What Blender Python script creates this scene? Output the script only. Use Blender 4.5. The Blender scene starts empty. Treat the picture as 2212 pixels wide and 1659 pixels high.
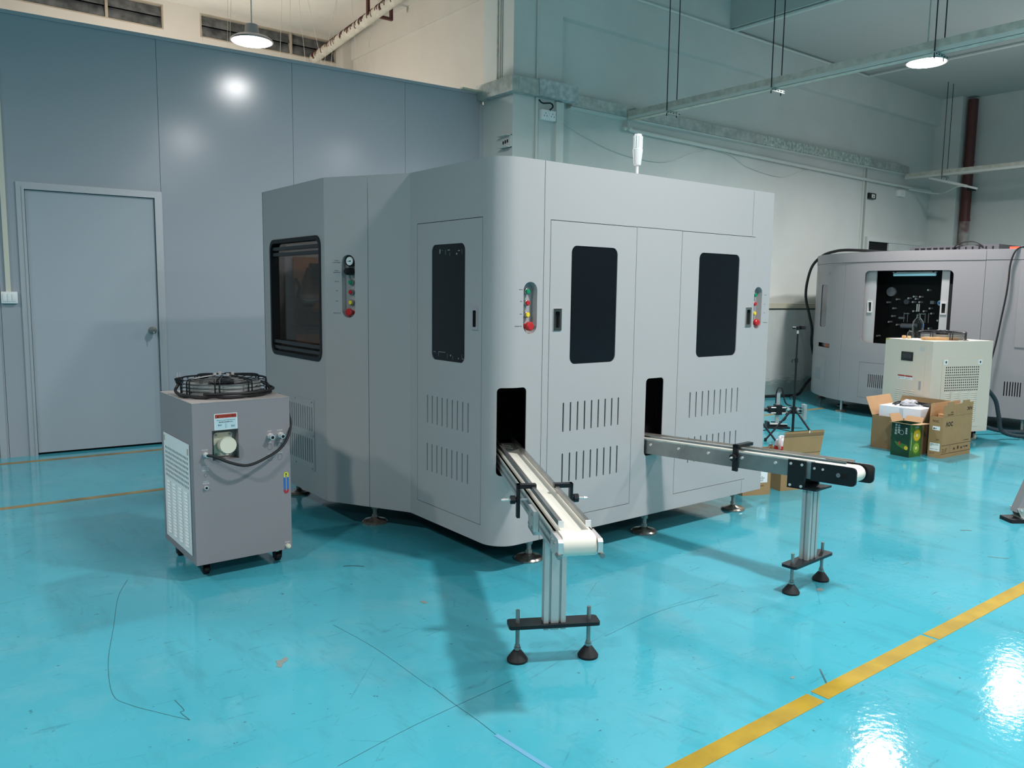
import bpy, bmesh, math, random
from mathutils import Vector, Matrix
from mathutils.geometry import delaunay_2d_cdt
random.seed(11)
SC = bpy.context.scene
COL = SC.collection
R = math.radians
# ------------------------------------------------------------------ camera
yaw, pitch, roll = R(52.1767), R(6.5409), R(-0.7501)
fw = Vector((math.cos(pitch)*math.cos(yaw), math.cos(pitch)*math.sin(yaw), -math.sin(pitch)))
rt = Vector((math.sin(yaw), -math.cos(yaw), 0))
dn = fw.cross(rt)
r2 = rt*math.cos(roll) + dn*math.sin(roll)
d2 = dn*math.cos(roll) - rt*math.sin(roll)
cam = bpy.data.cameras.new('camera')
cam.sensor_width = 36
cam.lens = 36*1738.35/2212
cam.clip_end = 100
co = bpy.data.objects.new('camera', cam)
COL.objects.link(co)
m3 = Matrix((r2, -d2, -fw)).transposed()
co.matrix_world = Matrix.Translation((0, 0, 1.35)) @ m3.to_4x4()
SC.camera = co
# ------------------------------------------------------------------ world, lights, exposure
SC.view_settings.view_transform = 'Standard'
SC.view_settings.look = 'None'
SC.view_settings.gamma = 1
SC.view_settings.use_curve_mapping = False
SC.view_settings.exposure = 0.15
wd = bpy.data.worlds.new('world')
SC.world = wd
wd.use_nodes = True
wd.node_tree.nodes['Background'].inputs[0].default_value = (.5, .62, .7, 1)
wd.node_tree.nodes['Background'].inputs[1].default_value = 0.03
SC.cycles.use_denoising = True
SC.cycles.max_bounces = 8
SC.cycles.diffuse_bounces = 5
SC.cycles.sample_clamp_indirect = 6
LAMP_W = 72
def area(name, loc, power, rad=.135, col=(1, .972, .965)):
    l = bpy.data.lights.new(name, 'AREA')
    l.shape = 'DISK'; l.size = rad*2; l.spread = R(166); l.energy = power; l.color = col
    o = bpy.data.objects.new(name, l); COL.objects.link(o); o.location = loc
    g = bpy.data.lights.new(name, 'POINT')          # weak point fill added at each lamp to lift the upper walls
    g.energy = power*.11; g.color = col; g.shadow_soft_size = .1
    o = bpy.data.objects.new(name, g); COL.objects.link(o); o.location = (loc[0], loc[1], loc[2]-.04)
# rows of high bay lamps, some unseen and added for fill: x, y, height, relative power
LAMPS = [(2.99, 8.08, 3.75, .8), (3.05, 4.7, 3.7, .8), (3.05, 1.0, 3.7, 1.3), (3.05, -2.6, 3.7, 1.2), (3.05, -6.2, 3.7, 1.3),
         (8.06, 3.94, 3.59, 1.3), (11.1, 3.8, 3.65, 1.1), (5.6, .9, 3.7, .7), (8.2, -.6, 3.7, .6), (8.5, -3.3, 3.7, 1.2), (-2.1, 4.7, 3.7, .6), (-1.9, 1.2, 3.7, 1.2), (-2.4, -2.6, 3.7, .8)]
for x, y, z, k in LAMPS:
    area('lamp_and_fill_light', (x, y, z-.012), LAMP_W*k)
pl = bpy.data.lights.new('storeroom_fill', 'POINT')  # unseen warm point light added to brighten the storeroom
pl.energy = 120; pl.color = (1, .93, .85); pl.shadow_soft_size = .2
po = bpy.data.objects.new('storeroom_fill', pl); COL.objects.link(po); po.location = (2.6, 9.0, 2.9)

# ------------------------------------------------------------------ materials
def lin(c):
    if isinstance(c, str):
        c = [int(c[i:i+2], 16)/255 for i in (0, 2, 4)]
    return tuple(x/12.92 if x <= .04045 else ((x+.055)/1.055)**2.4 for x in c)
MATS = {}
def mat(name, col, rough=.5, metal=0., coat=0., spec=.5, var=0., vscale=6., bump=0., bscale=80., emis=None, estr=0., trans=0., alpha=1., col2=None, ior=1.45):
    if name in MATS: return MATS[name]
    m = bpy.data.materials.new(name); m.use_nodes = True
    nt = m.node_tree; b = nt.nodes['Principled BSDF']
    c = lin(col)
    b.inputs['Base Color'].default_value = (*c, 1)
    b.inputs['Roughness'].default_value = rough
    b.inputs['Metallic'].default_value = metal
    b.inputs['Coat Weight'].default_value = coat
    b.inputs['Specular IOR Level'].default_value = spec
    b.inputs['Transmission Weight'].default_value = trans
    b.inputs['Alpha'].default_value = alpha
    b.inputs['IOR'].default_value = ior
    if emis:
        b.inputs['Emission Color'].default_value = (*lin(emis), 1)
        b.inputs['Emission Strength'].default_value = estr
    tc = nt.nodes.new('ShaderNodeTexCoord')
    if var or col2:
        n = nt.nodes.new('ShaderNodeTexNoise'); n.inputs['Scale'].default_value = vscale; n.inputs['Detail'].default_value = 6
        nt.links.new(tc.outputs['Object'], n.inputs['Vector'])
        rp = nt.nodes.new('ShaderNodeValToRGB')
        rp.color_ramp.elements[0].position = .35; rp.color_ramp.elements[1].position = .65
        ca = lin(col2) if col2 else tuple(x*(1-var) for x in c)
        rp.color_ramp.elements[0].color = (*ca, 1); rp.color_ramp.elements[1].color = (*c, 1)
        nt.links.new(n.outputs['Fac'], rp.inputs['Fac'])
        nt.links.new(rp.outputs['Color'], b.inputs['Base Color'])
    if bump:
        n2 = nt.nodes.new('ShaderNodeTexNoise'); n2.inputs['Scale'].default_value = bscale; n2.inputs['Detail'].default_value = 3
        nt.links.new(tc.outputs['Object'], n2.inputs['Vector'])
        bp = nt.nodes.new('ShaderNodeBump'); bp.inputs['Strength'].default_value = bump; bp.inputs['Distance'].default_value = .002
        nt.links.new(n2.outputs['Fac'], bp.inputs['Height'])
        nt.links.new(bp.outputs['Normal'], b.inputs['Normal'])
    MATS[name] = m
    return m
def floor_mat():
    m = bpy.data.materials.new('epoxy_floor'); m.use_nodes = True
    nt = m.node_tree; b = nt.nodes['Principled BSDF']; N = nt.nodes.new; L = nt.links.new
    tc = N('ShaderNodeTexCoord')
    def noise(scale, detail=4, sc=(1, 1, 1), rot=0, rough=.5):
        mp = N('ShaderNodeMapping'); mp.inputs['Scale'].default_value = sc; mp.inputs['Rotation'].default_value = (0, 0, rot)
        L(tc.outputs['Object'], mp.inputs['Vector'])
        n = N('ShaderNodeTexNoise'); n.inputs['Scale'].default_value = scale; n.inputs['Detail'].default_value = detail; n.inputs['Roughness'].default_value = rough
        L(mp.outputs['Vector'], n.inputs['Vector']); return n.outputs['Fac']
    def ramp(fac, p0, p1, c0, c1):
        r = N('ShaderNodeValToRGB'); e = r.color_ramp.elements
        e[0].position = p0; e[1].position = p1; e[0].color = c0; e[1].color = c1
        L(fac, r.inputs['Fac']); return r.outputs['Color']
    def mix(fac, a, bb):
        x = N('ShaderNodeMix'); x.data_type = 'RGBA'; L(fac, x.inputs['Factor']); L(a, x.inputs['A'])
        if isinstance(bb, tuple): x.inputs['B'].default_value = bb
        else: L(bb, x.inputs['B'])
        return x.outputs['Result']
    g = lambda v: (v, v, v, 1)
    base = ramp(noise(1.1, 5), .3, .7, FLOOR_A, FLOOR_B)
    # worn light film, dirty streaks, thin dark scuffs, grit
    base = mix(ramp(noise(2.3, 8, (1, 1, 1), .5, .65), .52, .72, g(0), g(.28)), base, (.26, .45, .49, 1))
    base = mix(ramp(noise(1.6, 9, (4, 1, 1), .9, .7), .53, .69, g(0), g(.38)), base, (.05, .22, .26, 1))
    base = mix(ramp(noise(4.0, 10, (1, 5, 1), -.35, .8), .585, .66, g(0), g(.5)), base, (.035, .15, .18, 1))
    base = mix(ramp(noise(30, 4, (1, 1, 1), 0, .6), .685, .71, g(0), g(.65)), base, (.03, .08, .09, 1))
    # hairline scuffs: cell edges of a warped voronoi, broken up by a noise mask
    mp = N('ShaderNodeMapping'); mp.inputs['Scale'].default_value = (1.0, 2.2, 1); mp.inputs['Rotation'].default_value = (0, 0, .6)
    L(tc.outputs['Object'], mp.inputs['Vector'])
    vo = N('ShaderNodeTexVoronoi'); vo.feature = 'DISTANCE_TO_EDGE'; vo.inputs['Scale'].default_value = 1.3; vo.inputs['Randomness'].default_value = 1
    L(mp.outputs['Vector'], vo.inputs['Vector'])
    ln = ramp(vo.outputs['Distance'], .0, .0045, g(1), g(0))
    mk = ramp(noise(5, 6, (1, 1, 1), .2, .7), .50, .60, g(0), g(.5))
    mu = N('ShaderNodeMix'); mu.data_type = 'RGBA'; mu.blend_type = 'MULTIPLY'; mu.inputs['Factor'].default_value = 1
    L(ln, mu.inputs['A']); L(mk, mu.inputs['B'])
    base = mix(mu.outputs['Result'], base, (.04, .14, .16, 1))
    L(base, b.inputs['Base Color'])
    rr = N('ShaderNodeMapRange'); rr.inputs['To Min'].default_value = .04; rr.inputs['To Max'].default_value = .09
    L(noise(3, 6), rr.inputs['Value']); L(rr.outputs['Result'], b.inputs['Roughness'])
    b.inputs['Specular IOR Level'].default_value = .5
    bp = N('ShaderNodeBump'); bp.inputs['Strength'].default_value = .16; bp.inputs['Distance'].default_value = .004
    L(noise(34, 5), bp.inputs['Height'])
    L(bp.outputs['Normal'], b.inputs['Normal'])
    return m
FLOOR_A = (.055, .36, .45, 1); FLOOR_B = (.08, .425, .52, 1)
M_floor = floor_mat()
M_line = mat('yellow_floor_paint', 'b0922c', .55, spec=.25, var=.25, vscale=9, bump=.2, bscale=30)
M_oldline = mat('worn_tan_paint', 'a58a55', .4, var=.4, vscale=7)
M_part = mat('blue_grey_panel', 'a8aeb6', .18, spec=.5, bump=.10, bscale=5)
M_frame = mat('aluminium_trim', 'c0c4c8', .38, metal=.35)
M_wall = mat('white_wall_paint', 'd2d6d2', .8, var=.06, vscale=2)
M_wain = mat('white_wall_panel', 'd6dad6', .6, var=.08, vscale=3)
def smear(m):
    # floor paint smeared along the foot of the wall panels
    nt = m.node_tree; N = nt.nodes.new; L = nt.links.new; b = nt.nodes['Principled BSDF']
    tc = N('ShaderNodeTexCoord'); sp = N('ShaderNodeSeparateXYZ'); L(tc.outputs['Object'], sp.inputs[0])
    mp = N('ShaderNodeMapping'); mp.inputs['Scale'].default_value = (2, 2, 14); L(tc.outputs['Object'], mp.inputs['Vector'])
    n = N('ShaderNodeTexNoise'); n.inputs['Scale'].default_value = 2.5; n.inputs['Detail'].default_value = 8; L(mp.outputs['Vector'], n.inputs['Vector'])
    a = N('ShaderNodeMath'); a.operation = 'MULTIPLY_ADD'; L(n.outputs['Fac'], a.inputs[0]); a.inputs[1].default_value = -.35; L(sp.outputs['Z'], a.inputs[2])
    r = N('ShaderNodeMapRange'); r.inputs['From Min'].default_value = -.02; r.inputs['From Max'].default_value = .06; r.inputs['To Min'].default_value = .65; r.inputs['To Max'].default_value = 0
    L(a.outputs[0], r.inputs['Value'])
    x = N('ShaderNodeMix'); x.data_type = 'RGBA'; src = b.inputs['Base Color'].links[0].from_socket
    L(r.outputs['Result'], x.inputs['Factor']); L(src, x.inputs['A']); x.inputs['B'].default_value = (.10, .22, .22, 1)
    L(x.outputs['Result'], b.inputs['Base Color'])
smear(M_wain)
M_warm = mat('cream_wall_paint', 'dad2c8', .85, var=.06, vscale=2)
M_ceil = mat('ceiling_paint', 'b9bebb', .9)
M_mach = mat('light_grey_powder_coat', 'b0adad', .42, bump=.12, bscale=220)
M_mach2 = mat('mid_grey_powder_coat', '948f91', .42, bump=.1, bscale=220)
M_chil = mat('grey_textured_paint', '8f8b8e', .5, bump=.15, bscale=300)
M_cream = mat('cream_powder_coat', 'dcd1c1', .5, bump=.1, bscale=250)
M_white = mat('white_enamel', 'f0f3f2', .4)
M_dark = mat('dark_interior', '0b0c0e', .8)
M_acry = mat('black_acrylic', '14181d', .22, spec=.35)
M_black = mat('black_plastic', '15161a', .45)
M_rubber = mat('black_rubber', '1a1a1c', .6)
M_blkmetal = mat('black_anodised', '17191d', .38, spec=.5)
M_chrome = mat('chrome', 'f2ebe8', .28, metal=.55)
M_chromeh = mat('polished_chrome', 'e6e2e0', .10, metal=1)
M_steel = mat('brushed_steel', 'a9a8a5', .34, metal=.8, var=.25, vscale=8)
M_alu = mat('anodised_aluminium', 'c9cbc9', .38, metal=.45)
M_zinc = mat('galvanised_sheet', 'c0c6c1', .5, metal=.2, col2='a2aaa5', vscale=14)
M_foot = mat('worn_steel_foot', 'b4afa8', .25, metal=.7, col2='8f857a', vscale=40)
M_belt = mat('white_belt', 'ebe6d9', .55, var=.05)
M_card = mat('corrugated_cardboard', 'a98960', .85, var=.08, vscale=12)
M_card2 = mat('cardboard_inner', 'c49c74', .85, var=.06, vscale=12)
M_cardd = mat('cardboard_brown', '8d7250', .85, var=.08, vscale=12)
M_foam = mat('white_foam', 'e6e8ee', .9)
M_ink = mat('black_ink', '16130f', .7)
M_brownink = mat('brown_ink', '4b3a26', .8)
M_txt = mat('dark_grey_print', '2c3033', .6)
M_wtxt = mat('white_print', 'd5d8da', .6)
M_red = mat('red_plastic', 'c0282c', .35)
M_green = mat('green_plastic', '0d8a5c', .35)
M_yel = mat('yellow_plastic', 'f0cf3c', .35)
M_glass = mat('clear_glass', 'f4f8f8', .03, trans=1., ior=1.3)
M_tint = mat('tinted_window', '2a241f', .08, spec=.4, alpha=.55)
M_brown = mat('brown_painted_steel', '5a2f2b', .55, var=.2)
M_dusty = mat('dusty_glass', '77797a', .4, col2='4a4d50', vscale=9)
M_lens = mat('lamp_lens', 'ffffff', .3, emis='fffaf2', estr=25)
M_lampbody = mat('lamp_body', '9a9ca0', .4, metal=.6)
M_red_lbl = mat('red_label', 'a8402f', .5)
M_blue_lbl = mat('pale_blue_label', 'c2dce2', .4)
M_blue = mat('blue_print', '1f6fc4', .4)
M_wood = mat('raw_plank', 'c9a070', .7, var=.15, vscale=20)
M_kgreen = mat('dark_green_print', '17452a', .5, col2='0f3220', vscale=8)
M_kgreen2 = mat('mid_green_print', '4c7a2c', .5, col2='2d5a26', vscale=8)
M_kyel = mat('golden_fruit_print', 'd9b92c', .5)
M_klime = mat('lime_fruit_print', '8fae3a', .5)
M_kcore = mat('pale_fruit_core', 'e6dca0', .5)
M_led_red = mat('red_glow', 'ff4030', .4, emis='ff3a24', estr=3)
M_screen = mat('dark_screen', '2b2f33', .2)
M_hose = mat('dark_hose', '2b3940', .5)
M_pvc = mat('white_pvc', 'd3d8d3', .5)
M_bag = mat('clear_plastic_bag', 'e6e6ec', .25, alpha=.6)
M_string = mat('white_wire', 'd8d0c0', .6)

# ------------------------------------------------------------------ helpers
W = {}
class MB:
    def __init__(s, M=None):
        s.bm = bmesh.new(); s.M = M or Matrix()
    def v(s, p): return s.bm.verts.new(s.M @ Vector(p))
    def face(s, vs):
        try: return s.bm.faces.new(vs)
        except ValueError: return None
    def box(s, a, b, bev=0):
        x0, y0, z0 = a; x1, y1, z1 = b
        vs = [s.v((x, y, z)) for z in (z0, z1) for x, y in ((x0, y0), (x1, y0), (x1, y1), (x0, y1))]
        fs = [s.face([vs[i] for i in q]) for q in ((3, 2, 1, 0), (4, 5, 6, 7), (0, 1, 5, 4), (1, 2, 6, 5), (2, 3, 7, 6), (3, 0, 4, 7))]
        if bev:
            es = list({e for f in fs for e in f.edges})
            bmesh.ops.bevel(s.bm, geom=es, offset=bev, segments=2, affect='EDGES', profile=.5)
        return s
    def cyl(s, p, q, r, n=16, r2=None):
        p, q = Vector(p), Vector(q); r2 = r if r2 is None else r2
        d = (q-p).normalized(); a = d.orthogonal().normalized(); b = d.cross(a)
        A, B = [], []
        for i in range(n):
            t = 2*math.pi*i/n; u = a*math.cos(t)+b*math.sin(t)
            A.append(s.v(p+u*r)); B.append(s.v(q+u*r2))
        for i in range(n): s.face((A[i], A[(i+1) % n], B[(i+1) % n], B[i]))
        s.face(A[::-1]); s.face(B)
        return s
    def tube(s, pts, r, n=8, smooth=True, closed=False):
        pts = [Vector(p) for p in pts]
        if smooth and len(pts) > 2: pts = crv(pts, 6, closed)
        rings = []; a = None; m = len(pts)
        for i, p in enumerate(pts):
            if closed: d = (pts[(i+1) % m]-pts[i-1]).normalized()
            else: d = (pts[min(i+1, m-1)]-pts[max(i-1, 0)]).normalized()
            if a is None: a = d.orthogonal().normalized()
            a = (a-d*a.dot(d)).normalized(); b = d.cross(a)
            rings.append([s.v(p+(a*math.cos(2*math.pi*k/n)+b*math.sin(2*math.pi*k/n))*r) for k in range(n)])
        for i in range(m if closed else m-1):
            A, B = rings[i], rings[(i+1) % m]
            for k in range(n): s.face((A[k], A[(k+1) % n], B[(k+1) % n], B[k]))
        if not closed: s.face(rings[0][::-1]); s.face(rings[-1])
        return s
    def lathe(s, prof, c=(0, 0, 0), n=20, axis='z'):
        c = Vector(c)
        rings = []
        for r, z in prof:
            rings.append([s.v(c+ax(axis, r*math.cos(2*math.pi*k/n), r*math.sin(2*math.pi*k/n), z)) for k in range(n)])
        for A, B in zip(rings, rings[1:]):
            for k in range(n): s.face((A[k], A[(k+1) % n], B[(k+1) % n], B[k]))
        s.face(rings[0][::-1]); s.face(rings[-1])
        return s
    def prism(s, poly, o, x, y, depth):
        o, x, y = Vector(o), Vector(x), Vector(y); nn = x.cross(y).normalized()
        A = [s.v(o+x*u+y*w) for u, w in poly]; B = [s.v(o+x*u+y*w+nn*depth) for u, w in poly]
        s.face(A[::-1]); s.face(B); n = len(poly)
        for i in range(n): s.face((A[i], A[(i+1) % n], B[(i+1) % n], B[i]))
        return s
    def quad(s, pts):
        s.face([s.v(p) for p in pts]); return s
    def sheet(s, pts, z0, z1, holes=(), t=.003, off=0., closed=False):
        """a sheet following the plan polyline pts, outward side on the right of travel, with real holes (polygons in s,z)"""
        P = [Vector((p[0], p[1], 0)) for p in pts]; n = len(P)
        S = [0]
        for a, b in zip(P, P[1:]): S.append(S[-1]+(b-a).length)
        def nrm(a, b): d = (b-a).normalized(); return Vector((d.y, -d.x, 0))
        Nn = []
        for i in range(n):
            if i == 0: q = nrm(P[0], P[1]) if not closed else None
            if i == n-1: q = nrm(P[-2], P[-1]) if not closed else None
            if closed and i in (0, n-1): a, b = nrm(P[-2], P[-1]), nrm(P[0], P[1])
            elif 0 < i < n-1: a, b = nrm(P[i-1], P[i]), nrm(P[i], P[i+1])
            else: a = b = q
            Nn.append((a+b)/(1+a.dot(b)))
        def pos(u, z, o):
            i = 0
            while i < n-2 and u > S[i+1]+1e-9: i += 1
            k = (u-S[i])/(S[i+1]-S[i])
            p = (P[i]+Nn[i]*o).lerp(P[i+1]+Nn[i+1]*o, k)
            return (p.x, p.y, z)
        V2 = []; E2 = []
        for i in range(n): V2 += [Vector((S[i], z0)), Vector((S[i], z1))]
        for i in range(n): E2.append((2*i, 2*i+1))
        for i in range(n-1): E2 += [(2*i, 2*i+2), (2*i+1, 2*i+3)]
        for h in holes:
            k = len(V2); V2 += [Vector(p) for p in h]
            E2 += [(k+i, k+(i+1) % len(h)) for i in range(len(h))]
        ov, oe, of, *_ = delaunay_2d_cdt(V2, E2, [], 0, 1e-6)
        def inside(x, y, poly):
            c = False; j = len(poly)-1
            for i in range(len(poly)):
                xi, yi = poly[i]; xj, yj = poly[j]
                if (yi > y) != (yj > y) and x < (xj-xi)*(y-yi)/(yj-yi)+xi: c = not c
                j = i
            return c
        bb = [(min(p[0] for p in h), max(p[0] for p in h), min(p[1] for p in h), max(p[1] for p in h)) for h in holes]
        F = [s.v(pos(p.x, p.y, off)) for p in ov]; B = [s.v(pos(p.x, p.y, off-t)) for p in ov]
        cnt = {}
        for f in of:
            cx = sum(ov[i].x for i in f)/3; cy = sum(ov[i].y for i in f)/3
            ar = abs((ov[f[1]]-ov[f[0]]).cross(ov[f[2]]-ov[f[0]]))
            if ar < 1e-12: continue
            if any(b[0] < cx < b[1] and b[2] < cy < b[3] and inside(cx, cy, h) for h, b in zip(holes, bb)): continue
            s.face([F[i] for i in f]); s.face([B[i] for i in reversed(f)])
            for i in range(3):
                a, b = f[i], f[(i+1) % 3]
                key = (min(a, b), max(a, b)); cnt.setdefault(key, []).append((a, b))
        for key, l in cnt.items():
            if len(l) == 1:
                a, b = l[0]; s.face((F[b], F[a], B[a], B[b]))
        lo = [v for v in F+B if not v.link_faces]
        for v in lo: s.bm.verts.remove(v)
        return s
    def obj(s, name, m, parent=None, smooth=True, kind=None, label=None, ang=32):
        bmesh.ops.remove_doubles(s.bm, verts=s.bm.verts, dist=1e-6)
        if parent: s.bm.transform(W[parent.name].inverted())
        bmesh.ops.recalc_face_normals(s.bm, faces=s.bm.faces)
        me = bpy.data.meshes.new(name); s.bm.to_mesh(me); s.bm.free()
        me.materials.append(m)
        if smooth:
            me.shade_smooth(); me.set_sharp_from_angle(angle=R(ang))
        o = bpy.data.objects.new(name, me); COL.objects.link(o)
        W[o.name] = W[parent.name] if parent else Matrix()
        if parent: o.parent = parent
        if kind: o['kind'] = kind
        if label: o['label'] = label
        return o
def ax(axis, a, b, c):
    return Vector((a, b, c)) if axis == 'z' else (Vector((c, a, b)) if axis == 'x' else Vector((b, c, a)))
def crv(P, n=6, closed=False):
    P = [Vector(p) for p in P]; m = len(P); o = []
    g = (lambda i: P[i % m]) if closed else (lambda i: P[i] if 0 <= i < m else (2*P[0]-P[1] if i < 0 else 2*P[-1]-P[-2]))
    for i in range(m if closed else m-1):
        a, b, c, d = g(i-1), g(i), g(i+1), g(i+2)
        for k in range(n):
            t = k/n
            o.append(.5*((2*b)+(c-a)*t+(2*a-5*b+4*c-d)*t*t+(3*b-a-3*c+d)*t**3))
    if not closed: o.append(P[-1])
    return o
def rr(x0, y0, x1, y1, r, n=5):
    o = []
    for cx, cy, a in ((x1-r, y0+r, -90), (x1-r, y1-r, 0), (x0+r, y1-r, 90), (x0+r, y0+r, 180)):
        for k in range(n+1):
            t = R(a+90*k/n); o.append((cx+r*math.cos(t), cy+r*math.sin(t)))
    return o
def circ(cx, cy, r, n=12, ry=None):
    return [(cx+r*math.cos(2*math.pi*k/n), cy+(ry or r)*math.sin(2*math.pi*k/n)) for k in range(n)]
def ring(mb, outer, inner, o, x, y, t):
    """a closed frame between two outlines with equal point counts, thickness t along x cross y"""
    o, x, y = Vector(o), Vector(x), Vector(y); n = x.cross(y).normalized()*t; k = len(outer)
    P = lambda q, d: mb.v(o+x*q[0]+y*q[1]+(n if d else n*0))
    A, B, C_, D = [P(q, 1) for q in outer], [P(q, 1) for q in inner], [P(q, 0) for q in outer], [P(q, 0) for q in inner]
    for i in range(k):
        j = (i+1) % k
        mb.face((A[i], A[j], B[j], B[i])); mb.face((C_[i], D[i], D[j], C_[j])); mb.face((A[i], C_[i], C_[j], A[j])); mb.face((B[i], B[j], D[j], D[i]))
    return mb
def rect(x0, y0, x1, y1): return [(x0, y0), (x1, y0), (x1, y1), (x0, y1)]
def thing(name, label, cat, loc=(0, 0, 0), rz=0, group=None):
    o = bpy.data.objects.new(name, None); COL.objects.link(o)
    o.location = loc; o.rotation_euler = (0, 0, rz); o.empty_display_size = .1
    o['label'] = label; o['category'] = cat
    if group: o['group'] = group
    W[o.name] = Matrix.Translation(loc) @ Matrix.Rotation(rz, 4, 'Z')
    return o
def tag(o, label, cat, group=None):
    o['label'] = label; o['category'] = cat
    if group: o['group'] = group
    return o
def struct(name, loc=(0, 0, 0)):
    o = bpy.data.objects.new(name, None); COL.objects.link(o); o.location = loc; o['kind'] = 'structure'
    W[o.name] = Matrix.Translation(loc)
    return o
def share(o, name, parent, offs):
    """copies of part o (shared mesh) at extra offsets given in the parent's axes"""
    for d in offs:
        c = o.copy(); c.location = o.location+Vector(d); COL.objects.link(c); W[c.name] = W[o.name] @ Matrix.Translation(d)
        c.parent = parent
def text(s, parent, o, x, y, size, m, name='lettering', align='LEFT', bold=.012, ext=.0004, sx=1.):
    cu = bpy.data.curves.new('t', 'FONT'); cu.body = s; cu.size = 1; cu.align_x = align; cu.resolution_u = 2; cu.offset = bold
    ob = bpy.data.objects.new('t', cu); COL.objects.link(ob)
    dg = bpy.context.evaluated_depsgraph_get(); me = bpy.data.meshes.new_from_object(ob.evaluated_get(dg))
    bpy.data.objects.remove(ob); bpy.data.curves.remove(cu)
    x = Vector(x).normalized(); y = Vector(y).normalized(); nn = x.cross(y)
    o = Vector(o)+nn*ext
    M = Matrix(((x.x*size*sx, y.x*size, nn.x, o.x), (x.y*size*sx, y.y*size, nn.y, o.y), (x.z*size*sx, y.z*size, nn.z, o.z), (0, 0, 0, 1)))
    me.transform(W[parent.name].inverted() @ M)
    me.materials.clear(); me.materials.append(m); me.name = name
    ob = bpy.data.objects.new(name, me); COL.objects.link(ob); ob.parent = parent; W[ob.name] = W[parent.name]
    return ob
Z = (0, 0, 1)
# ================================================================== SETTING
fl = MB().box((-8, -12, -.1), (14.6, 10.6, 0)).obj('floor', M_floor, kind='structure', smooth=False)
W['floor'] = Matrix()
def stripe(a, b, w, m, z=.0012, parent=fl, name='floor_line'):
    a, b = Vector((*a, 0)), Vector((*b, 0)); d = (b-a).normalized(); n = Vector((-d.y, d.x, 0))*w/2
    mb = MB(); mb.prism([(p.x, p.y) for p in (a-n, b-n, b+n, a+n)], (0, 0, 0), (1, 0, 0), (0, 1, 0), z)
    return mb.obj(name, m, parent, smooth=False)
stripe((1.0, 1.402), (2.405, 1.402), .066, M_line)
stripe((2.43, 1.404), (3.21, 1.402), .066, M_line)
stripe((3.226, 1.402), (14.2, 1.40), .066, M_line)
stripe((-7.9, 6.0), (8.9, 5.31), .062, M_oldline)
stripe((-7.9, 7.62), (1.9, 7.02), .07, M_oldline)
def scr(pts, r, m, name='scratch'):
    P = crv([(x, y, 0) for x, y in pts], 5); mb = MB(); L, Q = [], []
    for i, p in enumerate(P):
        d = (P[min(i+1, len(P)-1)]-P[max(i-1, 0)]).normalized(); n = Vector((-d.y, d.x, 0))*r
        L.append(mb.v(p+n+Vector((0, 0, .001)))); Q.append(mb.v(p-n+Vector((0, 0, .001))))
    for i in range(len(P)-1): mb.face((L[i], Q[i], Q[i+1], L[i+1]))
    return mb.obj(name, m, fl, smooth=False)
M_scr = mat('dark_scratch', '37636b', .4); M_chip = mat('bare_concrete_chip', '7d8a86', .7); M_lav = mat('lavender_scuff', '6fa8c8', .4)
M_rust = mat('rust_stain', '9a9080', .5)
scr([(.809, 3.93), (.727, 3.726), (.641, 3.396), (.559, 3.081), (.52, 2.817), (.549, 2.711), (.613, 2.601), (.677, 2.499)], .0007, M_scr)
scr([(.674, 2.656), (.68, 2.573), (.667, 2.565), (.677, 2.499)], .0010, M_scr)
scr([(1.403, 2.227), (1.4, 2.094), (1.403, 1.966), (1.40, 1.86)], .0008, M_scr)
scr([(1.40, 1.86), (1.404, 1.80), (1.411, 1.706), (1.419, 1.61)], .008, M_lav)
scr([(.94, 1.997), (1.236, 2.056), (1.652, 2.106)], .0007, M_scr)
scr([(1.355, 2.905), (1.389, 2.616), (1.397, 2.232)], .0006, M_scr)
scr([(2.169, 2.176), (2.543, 2.22), (2.898, 2.193)], .0006, M_scr)
scr([(2.61, 1.512), (2.575, 1.48), (2.526, 1.434)], .003, M_scr)
scr([(4.50, 1.70), (4.52, 1.66), (4.56, 1.62)], .004, M_scr)
scr([(4.88, 2.0), (4.908, 1.985), (4.93, 1.96)], .006, M_scr)
scr([(1.70, 3.52), (1.74, 3.497), (1.78, 3.46)], .004, M_scr)
def blot(pts, m):
    mb = MB(); mb.prism(pts, (0, 0, 0), (1, 0, 0), (0, 1, 0), .0011); return mb.obj('floor_chip', m, fl, smooth=False)
blot([(1.047, 2.735), (1.06, 2.728), (1.085, 2.742), (1.092, 2.728), (1.082, 2.71), (1.062, 2.70), (1.043, 2.671), (1.031, 2.69), (1.042, 2.705)], M_chip)
blot([(1.765, 2.91), (1.785, 2.915), (1.79, 2.885), (1.774, 2.875)], M_chip)
for x, y, a in ((3.335, 1.955, .03), (2.468, 1.533, .014)):
    blot([(x+a*math.cos(t)*random.uniform(.6, 1), y+a*.6*math.sin(t)*random.uniform(.6, 1)) for t in [k*.785 for k in range(8)]], M_chip)
# hall shell
def wbox(name, a, b, m): return MB().box(a, b).obj(name, m, kind='structure', smooth=False)
H = 5.4
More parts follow.
